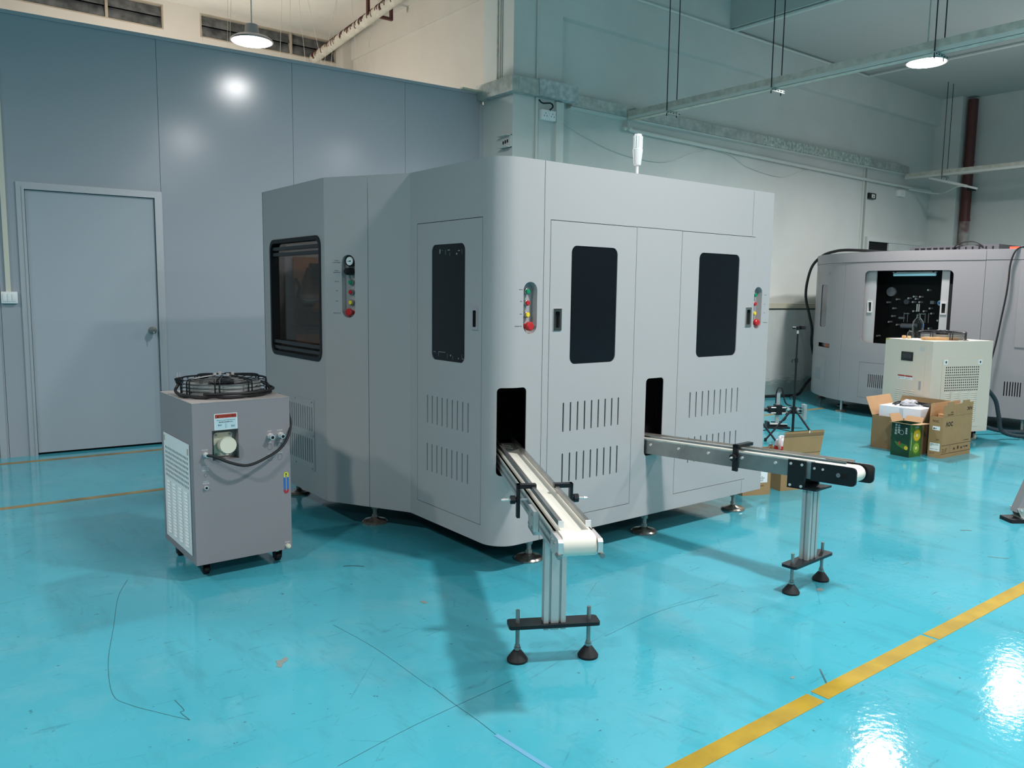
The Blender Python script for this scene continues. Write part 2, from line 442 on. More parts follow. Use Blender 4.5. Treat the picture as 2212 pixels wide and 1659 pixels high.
# partition of glossy blue grey panels, slightly out of square with the machine
pa, pb = Vector((.8, 7.33)), Vector((5.05, 7.06)); pd = (pb-pa).normalized(); pn = Vector((pd.y, -pd.x))
def PW(x, off=0.):
    k = (x-.8)/pd.x; p = pa+pd*k+pn*off; return (p.x, p.y)
part = struct('wall_left')
jx = [-8, -5.0, -3.86, -2.72, -1.58, -.44, .70, 1.88, 3.02, 4.15, 5.045]
dX0, dX1, dTop = .885, 1.835, 2.10
def panel(x0, x1, hole=None):
    mb = MB(); a, b = PW(x0+.0015), PW(x1-.0015)
    kx = 1/pd.x
    hs = [rect((hole[0]-x0-.0015)*kx, -.01, (hole[1]-x0-.0015)*kx, hole[2])] if hole else []
    if hole:
        # L shaped surround: sheet pieces left, right, over the door
        for u0, u1, z0 in ((x0+.0015, hole[0], .0), (hole[1], x1-.0015, .0), (hole[0], hole[1], hole[2])):
            if u1 > u0: mb.sheet([PW(u0), PW(u1)], z0, 3.38, (), .05)
    else: mb.sheet([a, b], 0, 3.38, (), .05)
    return mb.obj('wall_panel', M_part, part, smooth=False)
for a, b in zip(jx, jx[1:]):
    panel(a, b, (dX0, dX1, dTop) if a == .70 else None)
mb = MB().sheet([PW(-8, .012), PW(5.05, .012)], 3.372, 3.40, (), .07); mb.obj('top_cap', M_part, part, smooth=False)
mb = MB().sheet([PW(-8, -.052), PW(5.05, -.052)], 0, 3.37, (), .006); mb.obj('backing', M_dark, part, smooth=False)
mb = MB().sheet([PW(5.0, .012), PW(5.05, .012)], 0, 3.28, (), .012); mb.obj('corner_strip', M_frame, part, smooth=False)
# white door in an aluminium frame
d1 = struct('door_1', (*PW(1.36), 0))
def bar(x0, x1, z0, z1, off, t, m, name, par): return MB().sheet([PW(x0, off), PW(x1, off)], z0, z1, (), t).obj(name, m, par, smooth=False)
M_door = mat('door_panel', 'b0b8c0', .32, bump=.06, bscale=6)
for x0, x1, z0, z1 in ((.838, .885, 0, 2.142), (1.838, 1.884, 0, 2.142), (.885, 1.838, 2.10, 2.142)):
    bar(x0, x1, z0, z1, .012, .03, M_frame, 'frame_bar', d1)
for x0, x1, z0, z1 in ((.875, .893, 0, 2.105), (1.826, 1.842, 0, 2.105), (.893, 1.826, 2.088, 2.105)):
    bar(x0, x1, z0, z1, .019, .03, M_frame, 'frame_bar', d1)
bar(.897, 1.822, .018, 2.084, -.004, .04, M_door, 'leaf', d1)
kx, ky = PW(1.773, -.004); kM = Matrix(((pd.x, 0, pn.x, kx), (pd.y, 0, pn.y, ky), (0, 1, 0, .985), (0, 0, 0, 1)))
kb = MB(kM).lathe([(.032, 0), (.032, .006), (.014, .01), (.012, .03), (.024, .036), (.029, .05), (.024, .064), (.008, .068)]).obj('knob', M_steel, d1)
MB(kM).box((-.002, -.055, .072), (.002, -.012, .075)).cyl((0, -.012, .066), (0, -.012, .078), .005, 8).obj('key', M_chrome, kb)
# next door frame at the left edge
d2s = struct('door_2', (*PW(.2), 0))
bar(.64, .684, 0, 2.142, .012, .03, M_frame, 'frame_bar', d2s)
bar(-.30, -.256, 0, 2.142, .012, .03, M_frame, 'frame_bar', d2s)
bar(-.256, .64, 2.10, 2.142, .012, .03, M_frame, 'frame_bar', d2s)
bar(-.25, .634, .018, 2.095, .006, .004, M_door, 'leaf', d2s)
# pillar, back wall with its beam, right wall, ceilings
wbox('wall_pillar', (5.05, 6.55, 0), (5.69, 7.05, H), M_wall)
wb = MB().box((5.69, 6.65, 0), (14.3, 6.9, 4.17)).obj('wall_back', M_wall, kind='structure', smooth=False)
wbox('wall_back_beam', (5.69, 6.55, 4.17), (14.3, 6.9, H), M_wall)
wbox('wall_right', (14.3, -12, 0), (14.6, 6.9, H), M_wall)
wbox('wall_corner', (14.02, 6.22, 0), (14.3, 6.65, H), M_wall)
M_far = mat('grey_hall_wall', '8b918e', .85)
wbox('wall_front', (-8, -12.3, 0), (14.6, -12, H), M_far)
wbox('wall_outer', (-8.3, -12.3, 0), (-8, 10.8, H), M_far)
wbox('ceiling', (-8.3, -12.3, H), (14.6, 7.2, H+.2), M_ceil)
wbox('ceiling_lower', (8.4, -12, 4.6), (14.3, 6.55, H), M_ceil)
wbox('wall_header', (-8, 7.05, 4.75), (5.05, 7.2, H), M_warm)
wbox('ceiling_storeroom', (-8.3, 7.05, 4.74), (5.5, 10.8, 4.94), M_warm)
wbox('wall_storeroom_side', (5.2, 7.05, 0), (5.5, 10.8, 4.8), M_warm)
wbox('wall_storeroom_beam', (5.17, 7.05, 4.43), (5.2, 10.3, 4.74), M_warm)
wbox('wall_storeroom_pier', (5.05, 10.3, 0), (5.2, 10.5, 4.74), M_warm)
# storeroom back wall with a band of louvred windows
ww = [(-1.1, 1.05), (1.0+.07, 2.818), (3.243, 5.045)]
hol = [rect(a+8, 4.405, b+8, 4.69) for a, b in ww]
MB().sheet([(-8, 10.5), (5.2, 10.5)], 0, 4.74, hol, .12).obj('wall_storeroom_back', M_warm, kind='structure', smooth=False)
M_wf = mat('old_window_frame', 'b9ac98', .7, var=.2)
for i, (a, b) in enumerate(ww):
    w = struct(f'window_{i+1}', ((a+b)/2, 10.52, 4.405))
    for q in ((a, 4.405, b, 4.42), (a, 4.675, b, 4.69), (a, 4.42, a+.02, 4.675), (b-.02, 4.42, b, 4.675)):
        MB().box((q[0], 10.50, q[1]), (q[2], 10.56, q[3])).obj('frame_bar', M_wf, w, smooth=False)
    mid = a+(b-a)*.645
    MB().box((mid-.015, 10.495, 4.42), (mid+.015, 10.56, 4.675)).obj('mullion', M_wf, w, smooth=False)
    for u0, u1 in ((a+.022, mid-.017), (mid+.017, b-.022)):
        for k in range(2):
            z = 4.425+k*.125
            MB().prism([(0, 0), (.006, 0), (.056, .125), (.05, .125)], (u0, 10.505, z), (0, 1, 0), (0, 0, 1), u1-u0).obj('louvre_pane', M_dusty, w, smooth=False)
    MB().box((a, 10.58, 4.4), (b, 10.6, 4.7)).obj('night_screen', M_dark, w, smooth=False)
# wainscot on the back wall: panels, rail
for k in range(8):
    x0 = 5.75+k*1.05
    MB().box((x0+.0015, 6.42, 0), (x0+1.0485, 6.65, 1.15)).obj('wainscot_panel', M_wain, wb, smooth=False)
M_rail = mat('dado_rail_cream', 'cfc9b4', .6)
MB().box((5.70, 6.405, 1.175), (14.0, 6.65, 1.24)).obj('dado_rail', M_rail, wb, smooth=False)
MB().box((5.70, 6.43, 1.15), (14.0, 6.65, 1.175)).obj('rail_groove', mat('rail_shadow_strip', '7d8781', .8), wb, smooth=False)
# far doorway
d3 = struct('door_3', (12.9, 6.64, 0))
MB().box((12.02, 6.60, 2.20), (13.86, 6.66, 2.27)).obj('lintel', M_wain, d3, smooth=False)
MB().box((12.02, 6.60, 0), (12.075, 6.66, 2.20)).obj('jamb', M_wain, d3, smooth=False)
MB().box((13.80, 6.60, 0), (13.86, 6.66, 2.20)).obj('jamb', M_wain, d3, smooth=False)
MB().box((12.075, 6.635, 0), (12.70, 6.655, 2.2)).obj('doorway', M_dark, d3, smooth=False)
MB().box((12.70, 6.61, 0), (13.80, 6.655, 2.2)).obj('leaf', M_wain, d3, smooth=False)
# ================================================================== MAIN MACHINE
arc = [(2.327-.12*math.cos(R(a)), 3.07-.12*math.sin(R(a))) for a in range(0, 91, 9)]
PA, PB = Vector((2.207, 3.735)), Vector((1.942, 4.215)); PD = (PB-PA).normalized()
def diag(d): p = PA+PD*d; return (p.x, p.y)
def plen(P): return sum((Vector(b)-Vector(a)).length for a, b in zip(P, P[1:]))
Z0, Z1 = .14, 1.96
mc = thing('labelling_machine', 'large pale grey enclosed machine with three windowed doors and a rounded corner', 'machine', (3.1, 4.0, 0))
def slots(u0, u1, n, z0, z1, w=.009):
    return [rr(u0+(u1-u0)*k/(n-1)-w/2, z0, u0+(u1-u0)*k/(n-1)+w/2, z1, w/2-.0002, 2) for k in range(n)]
# shell sheet A: far left face and diagonal up to the seam
oa = [(1.942, 5.134), (1.942, 4.215), diag(.2655)]
dA = lambda d: .919+(.5483-d)
slotA = rr(dA(.435), 1.195, dA(.349), 1.539, .042, 8)
MB().sheet(oa, Z0, Z1, [rr(.129, .947, .864, 1.643, .055), rect(.25, .30, .73, .69), slotA], .004).obj('shell_panel', M_mach, mc, ang=16)
# shell sheet B: rest of the diagonal, left door face, rounded corner
ob = [diag(.2625), (2.207, 3.735)]+arc+[(2.4695, 2.95)]
sB0 = .2625; sArc = sB0+.665; sF = sArc+plen(arc)
fB = lambda y: sB0+3.735-y
fX = lambda x: sF+x-2.327
slotB = rr(fX(2.352), 1.154, fX(2.434), 1.397, .04, 8)
op1 = rr(sArc+.082, .482, fX(2.377), .902, .022)
MB().sheet(ob, Z0, Z1, [rect(fB(3.663), .227, fB(3.078), 1.694), slotB, op1], .004).obj('shell_panel', M_mach, mc, ang=16)
# shell sheet C: front face
oc = [(2.4725, 2.95), (4.275, 2.95), (4.28, 2.955), (4.28, 5.134)]
fC = lambda x: x-2.4725
slotC = rr(fC(4.12), 1.147, fC(4.20), 1.397, .038, 8)
op2 = rr(fC(3.201), .473, fC(3.341), .896, .022)
MB().sheet(oc, Z0, Z1, [rect(fC(2.510), .225, fC(3.099), 1.692), rect(fC(3.450), .225, fC(4.1085), 1.692), slotC, op2], .004).obj('shell_panel', M_mach, mc, ang=16)
MB().sheet([(4.28, 5.13), (1.942, 5.13)], Z0, Z1, (), .004).obj('rear_panel', M_mach, mc, smooth=False)
# roof (left open, unseen, to light the rear left cell), base, added black wall blocking that light
roof = [(2.215, 4.2), (2.215, 3.07), (2.327, 2.96), (4.27, 2.96), (4.27, 5.12), (2.9, 5.12), (2.9, 4.2)]
MB().prism(roof, (0, 0, 1.93), (1, 0, 0), (0, 1, 0), .025).obj('roof', M_mach, mc, smooth=False)
base = [(1.95, 5.12), (1.95, 4.22), (2.215, 3.74), (2.215, 3.08), (2.335, 2.96), (4.27, 2.96), (4.27, 5.12)]
MB().prism(base, (0, 0, .142), (1, 0, 0), (0, 1, 0), .02).obj('base_plate', M_black, mc, smooth=False)
MB().box((1.96, 4.19, .165), (2.9, 4.2, 1.93)).box((2.89, 4.2, .165), (2.9, 5.12, 1.93)).obj('light_baffle', M_dark, mc, smooth=False)
# black sheets added behind doors and vents so their openings look shaded
MB().box((2.24, 3.10, .165), (2.25, 3.72, 1.9)).box((2.50, 3.06, .165), (3.12, 3.07, 1.9)).box((3.42, 3.06, .165), (4.26, 3.07, 1.9)).obj('interior_shade', M_dark, mc, smooth=False)
MB().box((2.235, 4.199, .165), (2.236, 4.2, .3)).obj('interior_shade', M_dark, mc, smooth=False)
MB().box((1.965, 4.3, .2), (1.97, 5.0, .75)).obj('interior_shade', M_dark, mc, smooth=False)
def door(pts, z0, z1, win, sl, hnd):
    """door leaf with window, two rows of vent slots and a recessed chrome pull; coordinates along pts"""
    hp = rect(hnd[0]+.006, hnd[1]+.008, hnd[2]-.006, hnd[3]-.008)
    d = MB().sheet(pts, z0, z1, [rr(*win, .034)]+sl+[hp], .006).obj('door', M_mach, mc)
    a, b = Vector((*pts[0], 0)), Vector((*pts[-1], 0)); x = (b-a).normalized(); n = Vector((x.y, -x.x, 0))
    mb = MB(); mb.sheet([(a+x*(win[0]-.02)).xy, (a+x*(win[2]+.02)).xy], win[1]-.02, win[3]+.02, (), .004, -.0045)
    mb.obj('window_pane', M_acry, d, smooth=False)
    h = MB(); p = lambda u: (a+x*u).xy
    h.sheet([p(hnd[0]), p(hnd[2])], hnd[1], hnd[3], [rr(.011, hnd[1]+.014, hnd[2]-hnd[0]-.013, hnd[3]-.014, .006, 3)], .02, .005)
    bmesh.ops.bevel(h.bm, geom=[e for e in h.bm.edges if e.calc_face_angle(0) > 1.2], offset=.0025, segments=1, affect='EDGES')
    hh = h.obj('handle', M_chromeh, d)
    MB().sheet([p(hnd[0]+.004), p(hnd[2]-.004)], hnd[1]+.01, hnd[3]-.01, (), .003, -.012).obj('handle_recess', M_dark, hh, smooth=False)
    return d
u = lambda y: 3.660-y
door([(2.207, 3.660), (2.207, 3.081)], .230, 1.691, (u(3.522), 1.0, u(3.222), 1.58), slots(u(3.56), u(3.188), 9, .662, .811)+slots(u(3.562), u(3.190), 9, .407, .556), (u(3.159), 1.167, u(3.109), 1.274))
u = lambda x: x-2.513
door([(2.513, 2.95), (3.096, 2.95)], .228, 1.689, (u(2.647), .998, u(2.961), 1.577), slots(u(2.613), u(2.995), 9, .662, .810)+slots(u(2.613), u(2.995), 9, .406, .555), (u(2.535), 1.166, u(2.586), 1.272))
u = lambda x: x-3.453
door([(3.453, 2.95), (4.108, 2.95)], .228, 1.689, (u(3.602), .994, u(3.965), 1.581), slots(u(3.567), u(4.0), 9, .650, .799)+slots(u(3.567), u(4.0), 9, .390, .540), (u(4.040), 1.160, u(4.097), 1.276))
for a_, b_ in (((3.10, 2.9494, 1.6905), (3.449, 2.95, 1.693)), ((4.074, 2.9496, 1.70), (4.0755, 2.95, 1.955)), ((4.079, 2.9496, .142), (4.0805, 2.95, .222))):
    MB().box(a_, b_).obj('panel_seam', M_txt, mc, smooth=False)
# dust marks at the ends of the left door's window
M_dust = mat('dried_splash', '8f9a9c', .8)
for yy, zz, dx, dz in ((3.45, 1.545, .01, .03), (3.43, 1.55, .02, .0), (3.40, 1.54, .0, .035), (3.37, 1.55, .025, .004), (3.36, 1.53, 0, .025), (3.28, 1.545, .02, .005), (3.255, 1.54, .0, .03), (3.30, 1.53, .012, .01), (3.50, 1.04, .03, .002), (3.46, 1.03, 0, .025), (3.43, 1.042, .09, .002), (3.38, 1.025, 0, .03), (3.35, 1.03, .01, .01), (3.33, 1.02, 0, .025), (3.28, 1.02, .006, .008), (3.25, 1.03, .0, .03), (3.24, 1.02, .01, .004)):
    MB().box((2.2102, yy-dx*.35-.0005, zz-dz*.35-.0005), (2.2112, yy+dx*.35+.0005, zz+dz*.35+.0005)).obj('splash_mark', M_dust, mc, smooth=False)
# wide rear left window: rubber frame, rails, tinted pane, brown board and black parts inside
ring(MB(), rr(-5.012, .938, -4.262, 1.652, .06), rr(-4.992, .962, -4.283, 1.628, .045), (1.99, 0, 0), (0, -1, 0), (0, 0, 1), .054).obj('window_frame', M_rubber, mc)
MB().sheet([(1.942, 5.0), (1.942, 4.272)], .95, 1.64, (), .003, -.04).obj('window_pane', M_tint, mc, smooth=False)
for z in (1.595, 1.560, 1.02, .985):
    MB().box((1.945, 4.285, z-.010), (1.968, 4.99, z+.010)).obj('window_rail', M_blkmetal, mc, smooth=False)
M_board = mat('tan_board', 'a5754e', .8)
MB().box((2.13, 5.10, 1.20), (2.70, 5.11, 1.56)).obj('inner_board', M_board, mc, smooth=False)
MB().box((2.14, 5.10, 1.115), (2.70, 5.11, 1.19)).obj('inner_board', M_board, mc, smooth=False)
MB().box((2.14, 5.10, .985), (2.70, 5.11, 1.05)).obj('inner_board', M_board, mc, smooth=False)
MB().box((2.24, 5.06, 1.42), (2.31, 5.10, 1.52)).box((2.22, 5.06, 1.45), (2.34, 5.10, 1.49)).obj('inner_block', M_black, mc)
MB().tube([(2.14, 5.09, 1.42), (2.16, 5.08, 1.36), (2.15, 5.08, 1.30), (2.22, 5.08, 1.27), (2.4, 5.08, 1.29)], .010).obj('inner_cable', M_black, mc)
# low vent cover on the far left face
vs = slots(4.917-4.865, 4.917-4.41, 15, .516, .661)+slots(4.917-4.865, 4.917-4.415, 15, .325, .472)
vc = MB().sheet([(1.942, 4.917), (1.942, 4.380)], .281, .704, vs, .003, .0035).obj('vent_cover', M_mach, mc)
for y, z in ((4.90, .69), (4.65, .69), (4.41, .69), (4.395, .49), (4.41, .295), (4.65, .295), (4.90, .295)):
    MB().cyl((1.936, y, z), (1.9415, y, z), .005, 8).obj('screw', M_steel, vc)
# recessed control slots
def controls(M, z0, z1, hw, items, ml=M_mach):
    """M: local x along the face, y up, z out of the face, origin on the slot's axis at z=0"""
    out = rr(-hw, z0, hw, z1, hw-.001, 8); mb = MB(M); n = len(out)
    A = [mb.v((x, y, 0)) for x, y in out]; B = [mb.v((x, y, -.042)) for x, y in out]
    for i in range(n): mb.face((A[i], A[(i+1) % n], B[(i+1) % n], B[i]))
    mb.face(B[::-1])
    cp = mb.obj('control_recess', ml, mc)
    for kind, z in items:
        if kind == 'gauge':
            g = MB(M).lathe([(.029, -.042), (.029, -.012), (.024, -.010), (.024, -.014), (.001, -.014)], (0, z, 0), 20).obj('pressure_gauge', M_black, cp)
        elif kind == 'knob':
            MB(M).cyl((0, z, -.042), (0, z, .012), .020, 10).cyl((0, z, .012), (0, z, .026), .017, 10, .012).obj('regulator_knob', M_black, cp)
        else:
            m = {'g': M_green, 'r': M_red, 'y': M_yel, 'e': M_red}[kind]
            if kind == 'e':
                MB(M).lathe([(.012, -.042), (.012, -.018), (.021, -.012), (.021, .002), (.016, .008), (.001, .009)], (0, z, 0), 20).obj('emergency_button', m, cp)
            else:
                MB(M).lathe([(.0145, -.042), (.0145, -.024), (.012, -.022), (.012, -.0215), (.001, -.0215)], (0, z, 0), 18).obj('button_ring', M_steel, cp)
                MB(M).lathe([(.0115, -.0215), (.0115, -.016), (.010, -.0145), (.001, -.014)], (0, z, 0), 18).obj('push_button', m, cp)
    return cp
def fm(o, x):
    x = Vector(x).normalized(); n = x.cross(Vector(Z)); return Matrix(((x.x, 0, n.x, o[0]), (x.y, 0, n.y, o[1]), (x.z, 1, n.z, 0), (0, 0, 0, 1)))
btn = [('g', 1.352), ('r', 1.298), ('y', 1.243), ('e', 1.189)]
MF = fm((2.393, 2.95), (1, 0, 0)); controls(MF, 1.154, 1.397, .041, btn)
MG = fm((4.16, 2.95), (1, 0, 0)); controls(MG, 1.147, 1.397, .040, [('g', 1.35), ('r', 1.296), ('y', 1.239), ('e', 1.184)])
MD = fm(diag(.392), (-PD.x, -PD.y, 0))
cd = controls(MD, 1.195, 1.539, .0425, [('gauge', 1.506), ('knob', 1.449), ('g', 1.39), ('r', 1.336), ('y', 1.279), ('e', 1.225)])
MB(MD).cyl((0, 1.506, -.0142), (0, 1.506, -.0128), .023, 18).obj('gauge_dial', M_white, cd)
MB(MD).box((-.014, 1.503, -.0128), (.006, 1.506, -.0122)).box((.0, 1.502, -.0128), (.008, 1.509, -.012)).obj('gauge_needle', M_black, cd, smooth=False)
lab = [('Start-up', 1.363), ('Stop', 1.308), ('Reset', 1.249), ('Emergency stop', 1.193)]
for s, z in lab:
    text(s, mc, (2.345 if s != 'Emergency stop' else 2.344, 2.95, z-.004), (1, 0, 0), Z, .0064, M_txt, align='RIGHT')
for s, z in (('Start-up', 1.352), ('Stop', 1.298), ('Reset', 1.245), ('Emergency stop', 1.186)):
    text(s, mc, (4.222, 2.95, z-.004), (1, 0, 0), Z, .0060, M_txt, align='LEFT')
for s, z in (('Pressure', 1.510), ('pressure gauge', 1.500), ('Pressure', 1.456), ('regulating valve', 1.446), ('Start-up', 1.396), ('Stop', 1.345), ('Reset', 1.288), ('Emergency stop', 1.222)):
    text(s, mc, (*diag(.468), z-.004), (-PD.x, -PD.y, 0), Z, .0078, M_txt, align='CENTER')
# signal beacon on the roof
bc = MB().cyl((3.24, 3.10, 1.955), (3.24, 3.10, 2.04), .0075, 12).obj('beacon_pole', M_white, mc)
MB().lathe([(.018, 2.035), (.020, 2.04), (.027, 2.108), (.0275, 2.118), (.024, 2.12), (.0245, 2.13), (.022, 2.185), (.018, 2.197), (.004, 2.2)], (3.24, 3.10, 0), 20).obj('beacon_light', M_white, bc)
rb = MB()
for k in range(12):
    a = k*math.pi/6; rb.box((3.24+.0235*math.cos(a)-.002, 3.10+.0235*math.sin(a)-.002, 2.125), (3.24+.0235*math.cos(a)+.002, 3.10+.0235*math.sin(a)+.002, 2.185))
rb.obj('beacon_rib', M_white, bc)
# levelling feet
for i, (x, y) in enumerate(((2.511, 3.077), (3.338, 3.056), (4.163, 3.066), (2.187, 4.107), (4.1, 4.95), (2.1, 5.0))):
    f = MB().lathe([(.073, 0), (.074, .008), (.066, .016), (.030, .024), (.020, .03), (.001, .031)], (x, y, 0), 28).obj('levelling_foot', M_foot, mc)
    MB().cyl((x, y, .025), (x, y, .142), .012, 12).obj('foot_stud', M_zinc, f)
    MB().cyl((x, y, .032), (x, y, .05), .018, 6).cyl((x, y, .082), (x, y, .102), .021, 6).obj('foot_nut', M_zinc, f, smooth=False)
    MB().box((x-.09, y-.045, .128), (x+.09, y+.045, .142)).obj('foot_plate', M_mach2, f, smooth=False)
# ================================================================== CONVEYORS
def conveyor(name, label, loc, rz, zt, slope, y0, y1, hw, kind):
    """local y runs along the belt towards the machine; origin on the floor under the post"""
    cv = thing(name, label, 'conveyor', (*loc, 0), rz)
    M = W[cv.name]; zz = lambda y: zt+slope*y
    def pr(poly, x0, x1): # polygon in (y, height relative to belt top), extruded across x
        mb = MB(M); A = [mb.v((x0, y, zz(y)+h)) for y, h in poly]; B = [mb.v((x1, y, zz(y)+h)) for y, h in poly]
        mb.face(A); mb.face(B[::-1]); n = len(poly)
        for i in range(n): mb.face((A[i], B[i], B[(i+1) % n], A[(i+1) % n]))
        return mb
    r = .034 if kind == 'a' else .036
    top = [(y1, 0)]+[(y0+r-r*math.sin(R(a)), -r+r*math.cos(R(a))) for a in range(0, 181, 15)]+[(y1, -2*r)]
    bt = pr(top, -hw, hw).obj('belt', M_belt, cv)
    zb = -.082
    if kind == 'a':
        for sx in (-1, 1):
            xa, xb = sx*(hw+.002), sx*(hw+.010)
            fb = pr([(y0+.10, -.006), (y0+.10, zb), (y1, zb), (y1, -.006)], xa, xb)
            f = fb.obj('side_frame', M_alu, cv)
            for h in (-.028, -.058):
                pr([(y0+.10, h-.006), (y0+.10, h+.004), (y1, h+.004), (y1, h-.006)], xb, xb+sx*.002).obj('frame_groove', M_steel, f, smooth=False)
            pr([(y0+.11, -.006), (y0+.11, -.012), (y1, -.012), (y1, -.006)], xa, xb+sx*.003).obj('frame_lip', M_belt, f, smooth=False)
            e = pr([(y0-.004, -.014), (y0+.006, -.006), (y0+.115, -.006), (y0+.115, -.07), (y0+.06, -.075), (y0+.02, -.05), (y0-.004, -.05)], xa, sx*(hw+.018)).obj('end_plate', M_chrome, cv)
            for yy in (y0+.055, y0+.095):
                p = M @ Vector((sx*(hw+.016), yy, zz(yy)-.03)); q = M @ Vector((sx*(hw+.022), yy, zz(yy)-.03))
                MB().cyl(p, q, .005, 8).obj('screw', M_steel, e)
            p = M @ Vector((sx*(hw+.015), y0-.012, zz(y0)-.058)); q = M @ Vector((sx*(hw+.015), y0+.02, zz(y0)-.058))
            MB().cyl(p, q, .009, 8).obj('tension_screw', M_steel, e)
            rl = pr([(y0+.085, .012), (y0+.085, .030), (y1, .030), (y1, .012)], sx*(hw-.016), sx*(hw-.002)).obj('guide_rail', M_steel, cv)
            pr([(y0+.083, .010), (y0+.083, .032), (y0+.087, .032), (y0+.087, .010)], sx*(hw-.018), sx*hw).obj('rail_cap', M_white, rl, smooth=False)
        yc = (.20,)
    else:
        for sx in (-1, 1):
            xa, xb = sx*(hw+.002), sx*(hw+.012)
            f = pr([(-.03, .0), (-.03, zb+.008), (y1, zb+.008), (y1, .0)], xa, xb).obj('side_frame', M_steel, cv)
            pr([(-.03, .0), (-.03, .006), (y1, .006), (y1, .0)], sx*(hw-.01), xb).obj('frame_lip', M_zinc, f, smooth=False)
            pr([(y0+.05, .012), (y0+.05, .022), (y1, .022), (y1, .012)], sx*(hw-.012), sx*(hw-.003)).obj('guide_rail', M_steel, cv)
            if sx < 0:
                for yy in (.90, .715, .53, .335, .155):
                    p = M @ Vector((xb, yy, zz(yy)-.022)); q = M @ Vector((xb-.006, yy, zz(yy)-.022))
                    MB().cyl(p, q, .007, 10).obj('screw', M_chrome, f)
            ye = y0-.012 if sx < 0 else y0-.03
            pl_ = [(-.028, .006), (-.028, -.078)]+[(ye+.02-.02*math.sin(R(a)), (-.058 if 1 else 0)-.02*math.cos(R(a))) for a in (0, 30, 60, 90)]+[(ye+.02-.02*math.cos(R(a)), -.014+.02*math.sin(R(a))) for a in (0, 30, 60, 90)]
            e = pr(pl_, xb, xb+sx*.010).obj('end_plate', M_blkmetal, cv)
            for yy in (-.045, -.085):
                p = M @ Vector((xb+sx*.008, yy, zz(yy)-.02)); q = M @ Vector((xb+sx*.013, yy, zz(yy)-.02))
                MB().cyl(p, q, .0055, 10).obj('screw', M_chrome, e)
            yy = y0+.055
            pr([(yy-.03, -.036+.010), (yy-.03, -.036-.010), (yy+.03, -.046), (yy+.03, -.026)], xb+sx*.0095, xb+sx*.0108).obj('slot', M_dark, e, smooth=False)
            p = M @ Vector((xb+sx*.009, yy+.012, zz(yy)-.036)); q = M @ Vector((xb+sx*.014, yy+.012, zz(yy)-.036))
            MB().cyl(p, q, .010, 12).obj('axle_bolt', M_steel, e)
            # black post bracket
            b = pr([(.085, .006), (.085, -.125), (.0, -.125), (.0, .006)], xb+sx*.001, xb+sx*.012).obj('bracket', M_blkmetal, cv, smooth=False)
            for yy in (.015, .07):
                for h in (-.012, -.112):
                    p = M @ Vector((xb+sx*.010, yy, zz(yy)+h)); q = M @ Vector((xb+sx*.0145, yy, zz(yy)+h))
                    MB().cyl(p, q, .0065, 10).obj('screw', M_chrome, b)
        pr([(.085, -.125), (.085, -.117), (-.06, -.117), (-.06, -.125)], -hw-.024, hw+.024).obj('bracket_plate', M_blkmetal, cv, smooth=False)
        yc = (.37,)
    # black guide clamps with star knobs
    for yy in yc:
        for sx in ((-1, 1) if kind == 'a' else (-1,)):
            z1 = zz(yy)+.034; xo = hw+(.055 if kind == 'a' else .022)
            xi = hw-.02 if kind == 'a' else -hw-.02
            c = MB(M).box((min(sx*xi, sx*xo), yy-.014, z1-.010), (max(sx*xi, sx*xo), yy+.014, z1+.006)).box((min(sx*xo, sx*(xo-.012)), yy-.014, z1-.125), (max(sx*xo, sx*(xo-.012)), yy+.014, z1+.006)).obj('guide_clamp', M_blkmetal, cv, smooth=False)
            zk = z1-.055; k0 = .0 if kind == 'a' else -.02
            p = lambda x: M @ Vector((sx*x, yy, zk))
            MB().cyl(p(xo+.006), p(xo+.024), .017, 8).cyl(p(xo), p(xo+.01), .011, 10).obj('star_knob', M_black, c)
            MB().cyl(p(hw+.012), p(xo+.052+k0), .0045, 8).cyl(p(xo+.046+k0), p(xo+.06+k0), .0065, 8, .004).obj('clamp_screw', M_chrome, c)
    # post of slotted extrusion, base plate, two screw feet
    zp = zt-.084 if kind == 'a' else zt-.124
    a2, b2, s = .041, .0215, .0045
    prof = []
    def side(p, q, at):
        p, q = Vector(p), Vector(q); d = (q-p); L = d.length; d.normalize(); n = Vector((-d.y, d.x)); prof.append(tuple(p))
        for t in at:
            m = p+d*(t*L)
            for k, dep in ((-s, 0), (-s, .009), (s, .009), (s, 0)): prof.append(tuple(m+d*k+n*dep))
    side((-a2, -b2), (a2, -b2), (.27, .73)); side((a2, -b2), (a2, b2), (.5,)); side((a2, b2), (-a2, b2), (.27, .73)); side((-a2, b2), (-a2, -b2), (.5,))
    po = MB(M).prism(prof, (0, 0, .12), (1, 0, 0), (0, 1, 0), zp-.12).obj('post', M_alu, cv, smooth=False)
    pz = .146 if kind == 'a' else .138
    bp = MB(M).prism(rr(-.170, -.037, .170, .037, .012, 3), (0, 0, pz-.013), (1, 0, 0), (0, 1, 0), .013).obj('base_plate', M_blkmetal, cv, smooth=False)
    for sx in (-.02, .02):
        MB(M).cyl((sx, -.01, pz-.022), (sx, -.01, pz-.012), .007, 8).obj('screw', M_steel, bp)
    for sx in (-.134, .134):
        ft = MB(M).lathe([(.038, 0), (.039, .008), (.034, .016), (.016, .040), (.008, .043)], (sx, 0, 0), 24).obj('screw_foot', M_rubber, cv)
        MB(M).cyl((sx, 0, .04), (sx, 0, pz+.048), .0075, 12).obj('threaded_rod', M_steel, ft)
        MB(M).cyl((sx, 0, .043), (sx, 0, .054), .0125, 6).cyl((sx, 0, .056), (sx, 0, .062), .010, 12).obj('rod_nut', M_steel, ft)
